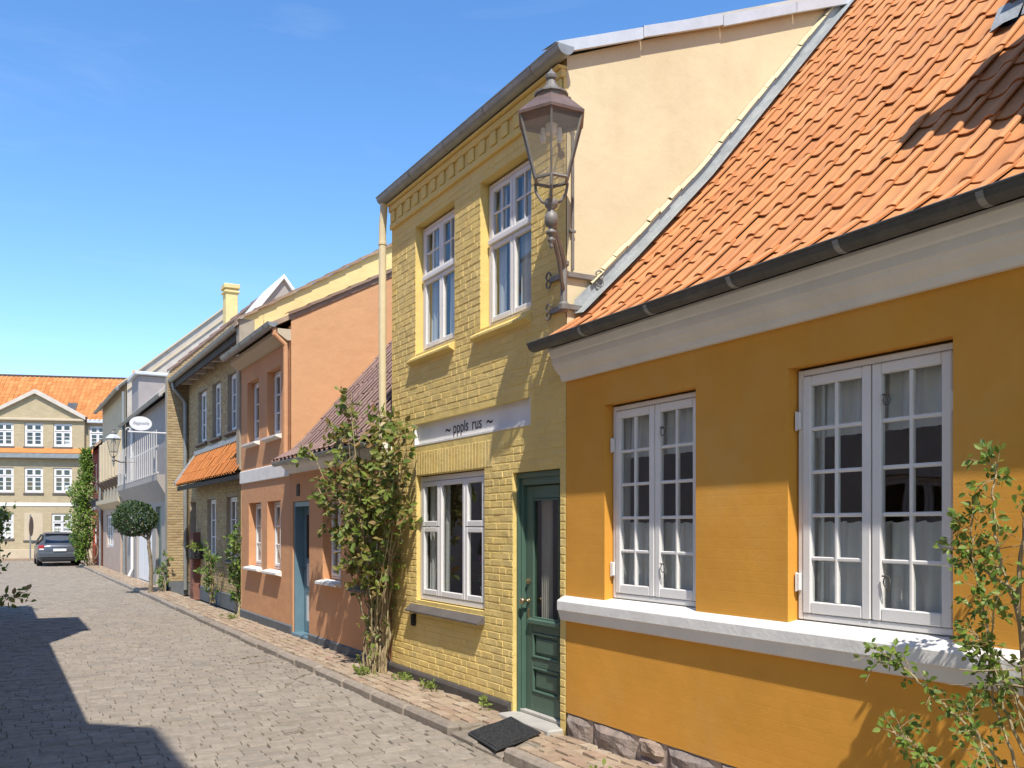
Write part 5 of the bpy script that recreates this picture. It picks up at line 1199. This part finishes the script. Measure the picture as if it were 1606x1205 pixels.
# bushes on the shaded side reaching into the street
t = thing('rose_bush', 'rose bush on the shaded side with a brown leafed cane over the cobbles', 'plant', (-.35, 9.0, .07)); P = Plant(t, 'rose_leaf', 30, 41); r = P.r
for k in range(6): 
    pts = P.cane([(-.36, 9.0+r.gauss(0, .1), .05), (-.35, 9.0+r.gauss(0, .15), .7), (-.4+r.gauss(0, .05), 9.0+r.gauss(0, .3), 1.4+r.random()*.5)], .012, .005, .015, 5, 5)
    for q in pts[6:]: P.spray(q, P.rv()+Vector((-.6, 0, .2)), .12, 6, .06)
pts = P.cane([(-.36, 9.0, .4), (-.2, 8.95, .95), (.02, 8.9, 1.14), (.20, 8.85, 1.12)], .008, .003, .008, 5)
for q in pts[14:]: P.spray(q, P.rv()+Vector((.5, 0, -.3)), .10, 4, .07)
P.done('canes')
t = thing('rose_bush', 'leafy rose bush with pale blooms far along the shaded side', 'plant', (-.25, 20.6, .07)); P = Plant(t, 'green_leaf', 0, 43); r = P.r
for k in range(8):
    pts = P.cane([(-.25+r.gauss(0, .06), 20.6+r.gauss(0, .1), .05), (-.15+r.gauss(0, .12), 20.6+r.gauss(0, .2), .9), (0+r.gauss(0, .18), 20.6+r.gauss(0, .3), 1.7+r.random()*.4)], .014, .006, .02, 5, 5)
    for q in pts[5:]:
        for _ in range(3): P.spray(q, P.rv()+Vector((.15, 0, .1)), .22, 7, .09)
P.done('canes')
# weeds
wr = random.Random(77)
for i, (x, y, n, lab) in enumerate([(3.86, 8.62, 12, 'small bright weed at the foot of the yellow wall'), (3.86, 9.30, 16, 'leafy weed beside the rose canes'), (3.62, 9.85, 22, 'low weeds before the rose canes on the pavement'), (3.92, 7.45, 7, 'tiny weed by the yellow plinth near the doormat'), (3.75, 17.0, 14, 'dry grass tuft on the pavement by the salmon town house'), (3.5, 4.95, 6, 'tiny weed between the pavers below the fieldstones')]):
    t = thing('weed', lab, 'weed', (x, y, PZ)); P = Plant(t, 'weed', 0, 90+i)
    for _ in range(n): P.spray(Vector((x+wr.gauss(0, .035), y+wr.gauss(0, .07), PZ)), P.rv()*.8+Vector((0, 0, .8)), wr.uniform(.05, .12), 5, .042, .002)
    P.done('stalks', 'weed')
# twigs and dead leaves on the stones
for i, (x, y, L, a, lab) in enumerate([(3.05, 12.3, .55, .5, 'long forked dry twig on the cobbles by the kerb before the blue door'), (2.95, 11.7, .3, .1, 'short dry twig on the cobbles just beside the long forked one'), (2.8, 9.9, .25, 1.0, 'short dry twig on the cobbles out from the climbing rose'), (3.12, 10.4, .4, .8, 'dry twig against the kerb below the climbing rose'), (2.2, 7.6, .22, .3, 'lone small twig on open cobbles before the yellow house')]):
    t = thing('twig', lab, 'twig', (x, y, .01), 0, 'twigs on the cobbles'); P = Plant(t, 'rose_leaf', 0, 300+i)
    d = Vector((math.cos(a), math.sin(a), 0)); p = Vector((x, y, .016)); n_ = Vector((-d.y, d.x, 0))
    P.cane([p-d*L/2, p+n_*.03, p+d*L/2], .006, .003, .004, 5, 4); P.cane([p, p+d*.1+n_*.08], .004, .002, .002, 4, 3)
    P.done('twig_wood', 'wood_bark')

# ================================================================== PARKED CAR
car = thing('parked_car', 'dark grey estate car parked with its rear to the viewer', 'car', (2.52, 44.7, 0), 0, local=True)
# local: x right, y forward; rear at y=0
def ring(hw, z0, zs, zt, y, tw, cr=.08):
    pts = [(hw*.86, z0), (hw*.97, z0+.10), (hw, zs*.55+z0*.45), (hw*.985, zs-.06), (hw*.95, zs), (tw+.02, zs+(zt-zs)*.5), (tw, zt-.10), (tw*.88, zt-.02), (tw*.5, zt), (0, zt+.01)]
    left = [(-a, b) for a, b in reversed(pts[:-1])]
    return [(a, y, b) for a, b in pts+left]
secs = [ring(.70, .38, .80, .86, .0, .62), ring(.80, .26, .88, .95, .05, .70), ring(.86, .22, .93, 1.02, .22, .70), ring(.875, .20, .94, 1.30, .36, .60), ring(.88, .18, .94, 1.43, .62, .59), ring(.88, .18, .94, 1.49, 1.4, .60), ring(.88, .18, .93, 1.49, 2.2, .60), ring(.88, .18, .93, 1.38, 2.7, .60), ring(.88, .18, .92, 1.00, 3.35, .66), ring(.86, .20, .86, .92, 3.9, .66), ring(.80, .24, .72, .78, 4.3, .60), ring(.66, .34, .62, .66, 4.42, .5)]
mb = MB(); n = len(secs[0]); vs = [p for s_ in secs for p in s_]
fs = [(i*n+k, i*n+(k+1) % n, (i+1)*n+(k+1) % n, (i+1)*n+k) for i in range(len(secs)-1) for k in range(n)]
fs += [tuple(range(n-1, -1, -1)), tuple((len(secs)-1)*n+k for k in range(n))]
mb.add(vs, fs); body = mb.build('body', 'car_paint', car, smooth=True)
def slab(pts, off, name, mat, par=car):
    c = [Vector(p) for p in pts]; nr = (c[1]-c[0]).cross(c[2]-c[0]).normalized()*off; m = len(c)
    b = MB(); b.add([v+nr for v in c]+[v-nr*.3 for v in c], [tuple(range(m)), tuple(range(2*m-1, m-1, -1))]+[(k, m+k, m+(k+1) % m, (k+1) % m) for k in range(m)]); return b.build(name, mat, par)
slab([(-.60, .205, .99), (.60, .205, .99), (.53, .47, 1.37), (-.53, .47, 1.37)], .02, 'rear_window', 'black_plastic')
MATS['car_glass'] = glass('car_glass', (.12, .14, .14), .08)
slab([(-.57, .195, 1.0), (.57, .195, 1.0), (.50, .45, 1.355), (-.50, .45, 1.355)], .012, 'rear_glass', 'car_glass')
mb = MB(); mb.bbox(-.60, .60, .40, .62, 1.40, 1.44, .015); mb.build('spoiler', 'car_paint', car)
for s_ in (-1, 1):
    mb = MB(); mb.bbox(s_*.84, s_*.60, -.005, .24, .74, .93, .03); mb.build('tail_light', 'tail_red', car)
    mb = MB(); mb.bbox(s_*.80, s_*.62, -.012, .0, .72, .78, .01); mb.build('reverse_light', 'plate_white', car)
    for yy in (.80, 3.45):
        w_ = MB(); nn = 20
        prof = [(.31, s_*.66), (.325, s_*.68), (.325, s_*.85), (.30, s_*.875), (.20, s_*.875)]
        vs = [(x, yy+rr_*math.cos(2*math.pi*k/nn), .325+rr_*math.sin(2*math.pi*k/nn)) for rr_, x in prof for k in range(nn)]
        w_.add(vs, [(i*nn+k, i*nn+(k+1) % nn, (i+1)*nn+(k+1) % nn, (i+1)*nn+k) for i in range(len(prof)-1) for k in range(nn)]+[tuple(range(nn))]); wh = w_.build('wheel', 'rubber', car)
        h2 = MB(); h2.add([(s_*.872, yy+.20*math.cos(2*math.pi*k/nn), .325+.20*math.sin(2*math.pi*k/nn)) for k in range(nn)], [tuple(range(nn))]); h2.build('rim', 'chrome', wh)
    slab([(s_*.875, .75, .97), (s_*.875, 2.9, .97), (s_*.64, 2.4, 1.40), (s_*.64, .85, 1.38)], .012*s_, 'side_window', 'black_plastic')
    mb = MB(); mb.bbox(s_*.88, s_*1.02, 2.85, 2.95, .95, 1.08, .03); mb.build('mirror', 'car_paint', car)
mb = MB(); mb.bbox(-.84, .84, -.06, .14, .36, .62, .05); mb.build('bumper', 'car_paint', car)
mb = MB(); mb.bbox(-.70, .70, -.05, .1, .22, .37, .03); mb.build('diffuser', 'black_plastic', car)
mb = MB(); mb.bbox(-.34, .34, -.02, .02, .845, .885, .01); mb.build('trim_strip', 'chrome', car)
mb = MB(); mb.bbox(-.26, .26, -.075, -.055, .66, .77, .004); pln = mb.build('licence_plate', 'plate_white', car)
mb = MB(); mb.tube([(.0, .17, 1.02), (.22, .21, 1.06)], .012, 5); mb.build('wiper', 'black_plastic', car)
mb = MB(); mb.bbox(-.12, .12, 1.9, 2.0, 1.49, 1.52, .01); mb.tube([(0, 1.0, 1.49), (0, .85, 1.66)], .006, 5); mb.build('antenna', 'black_plastic', car)
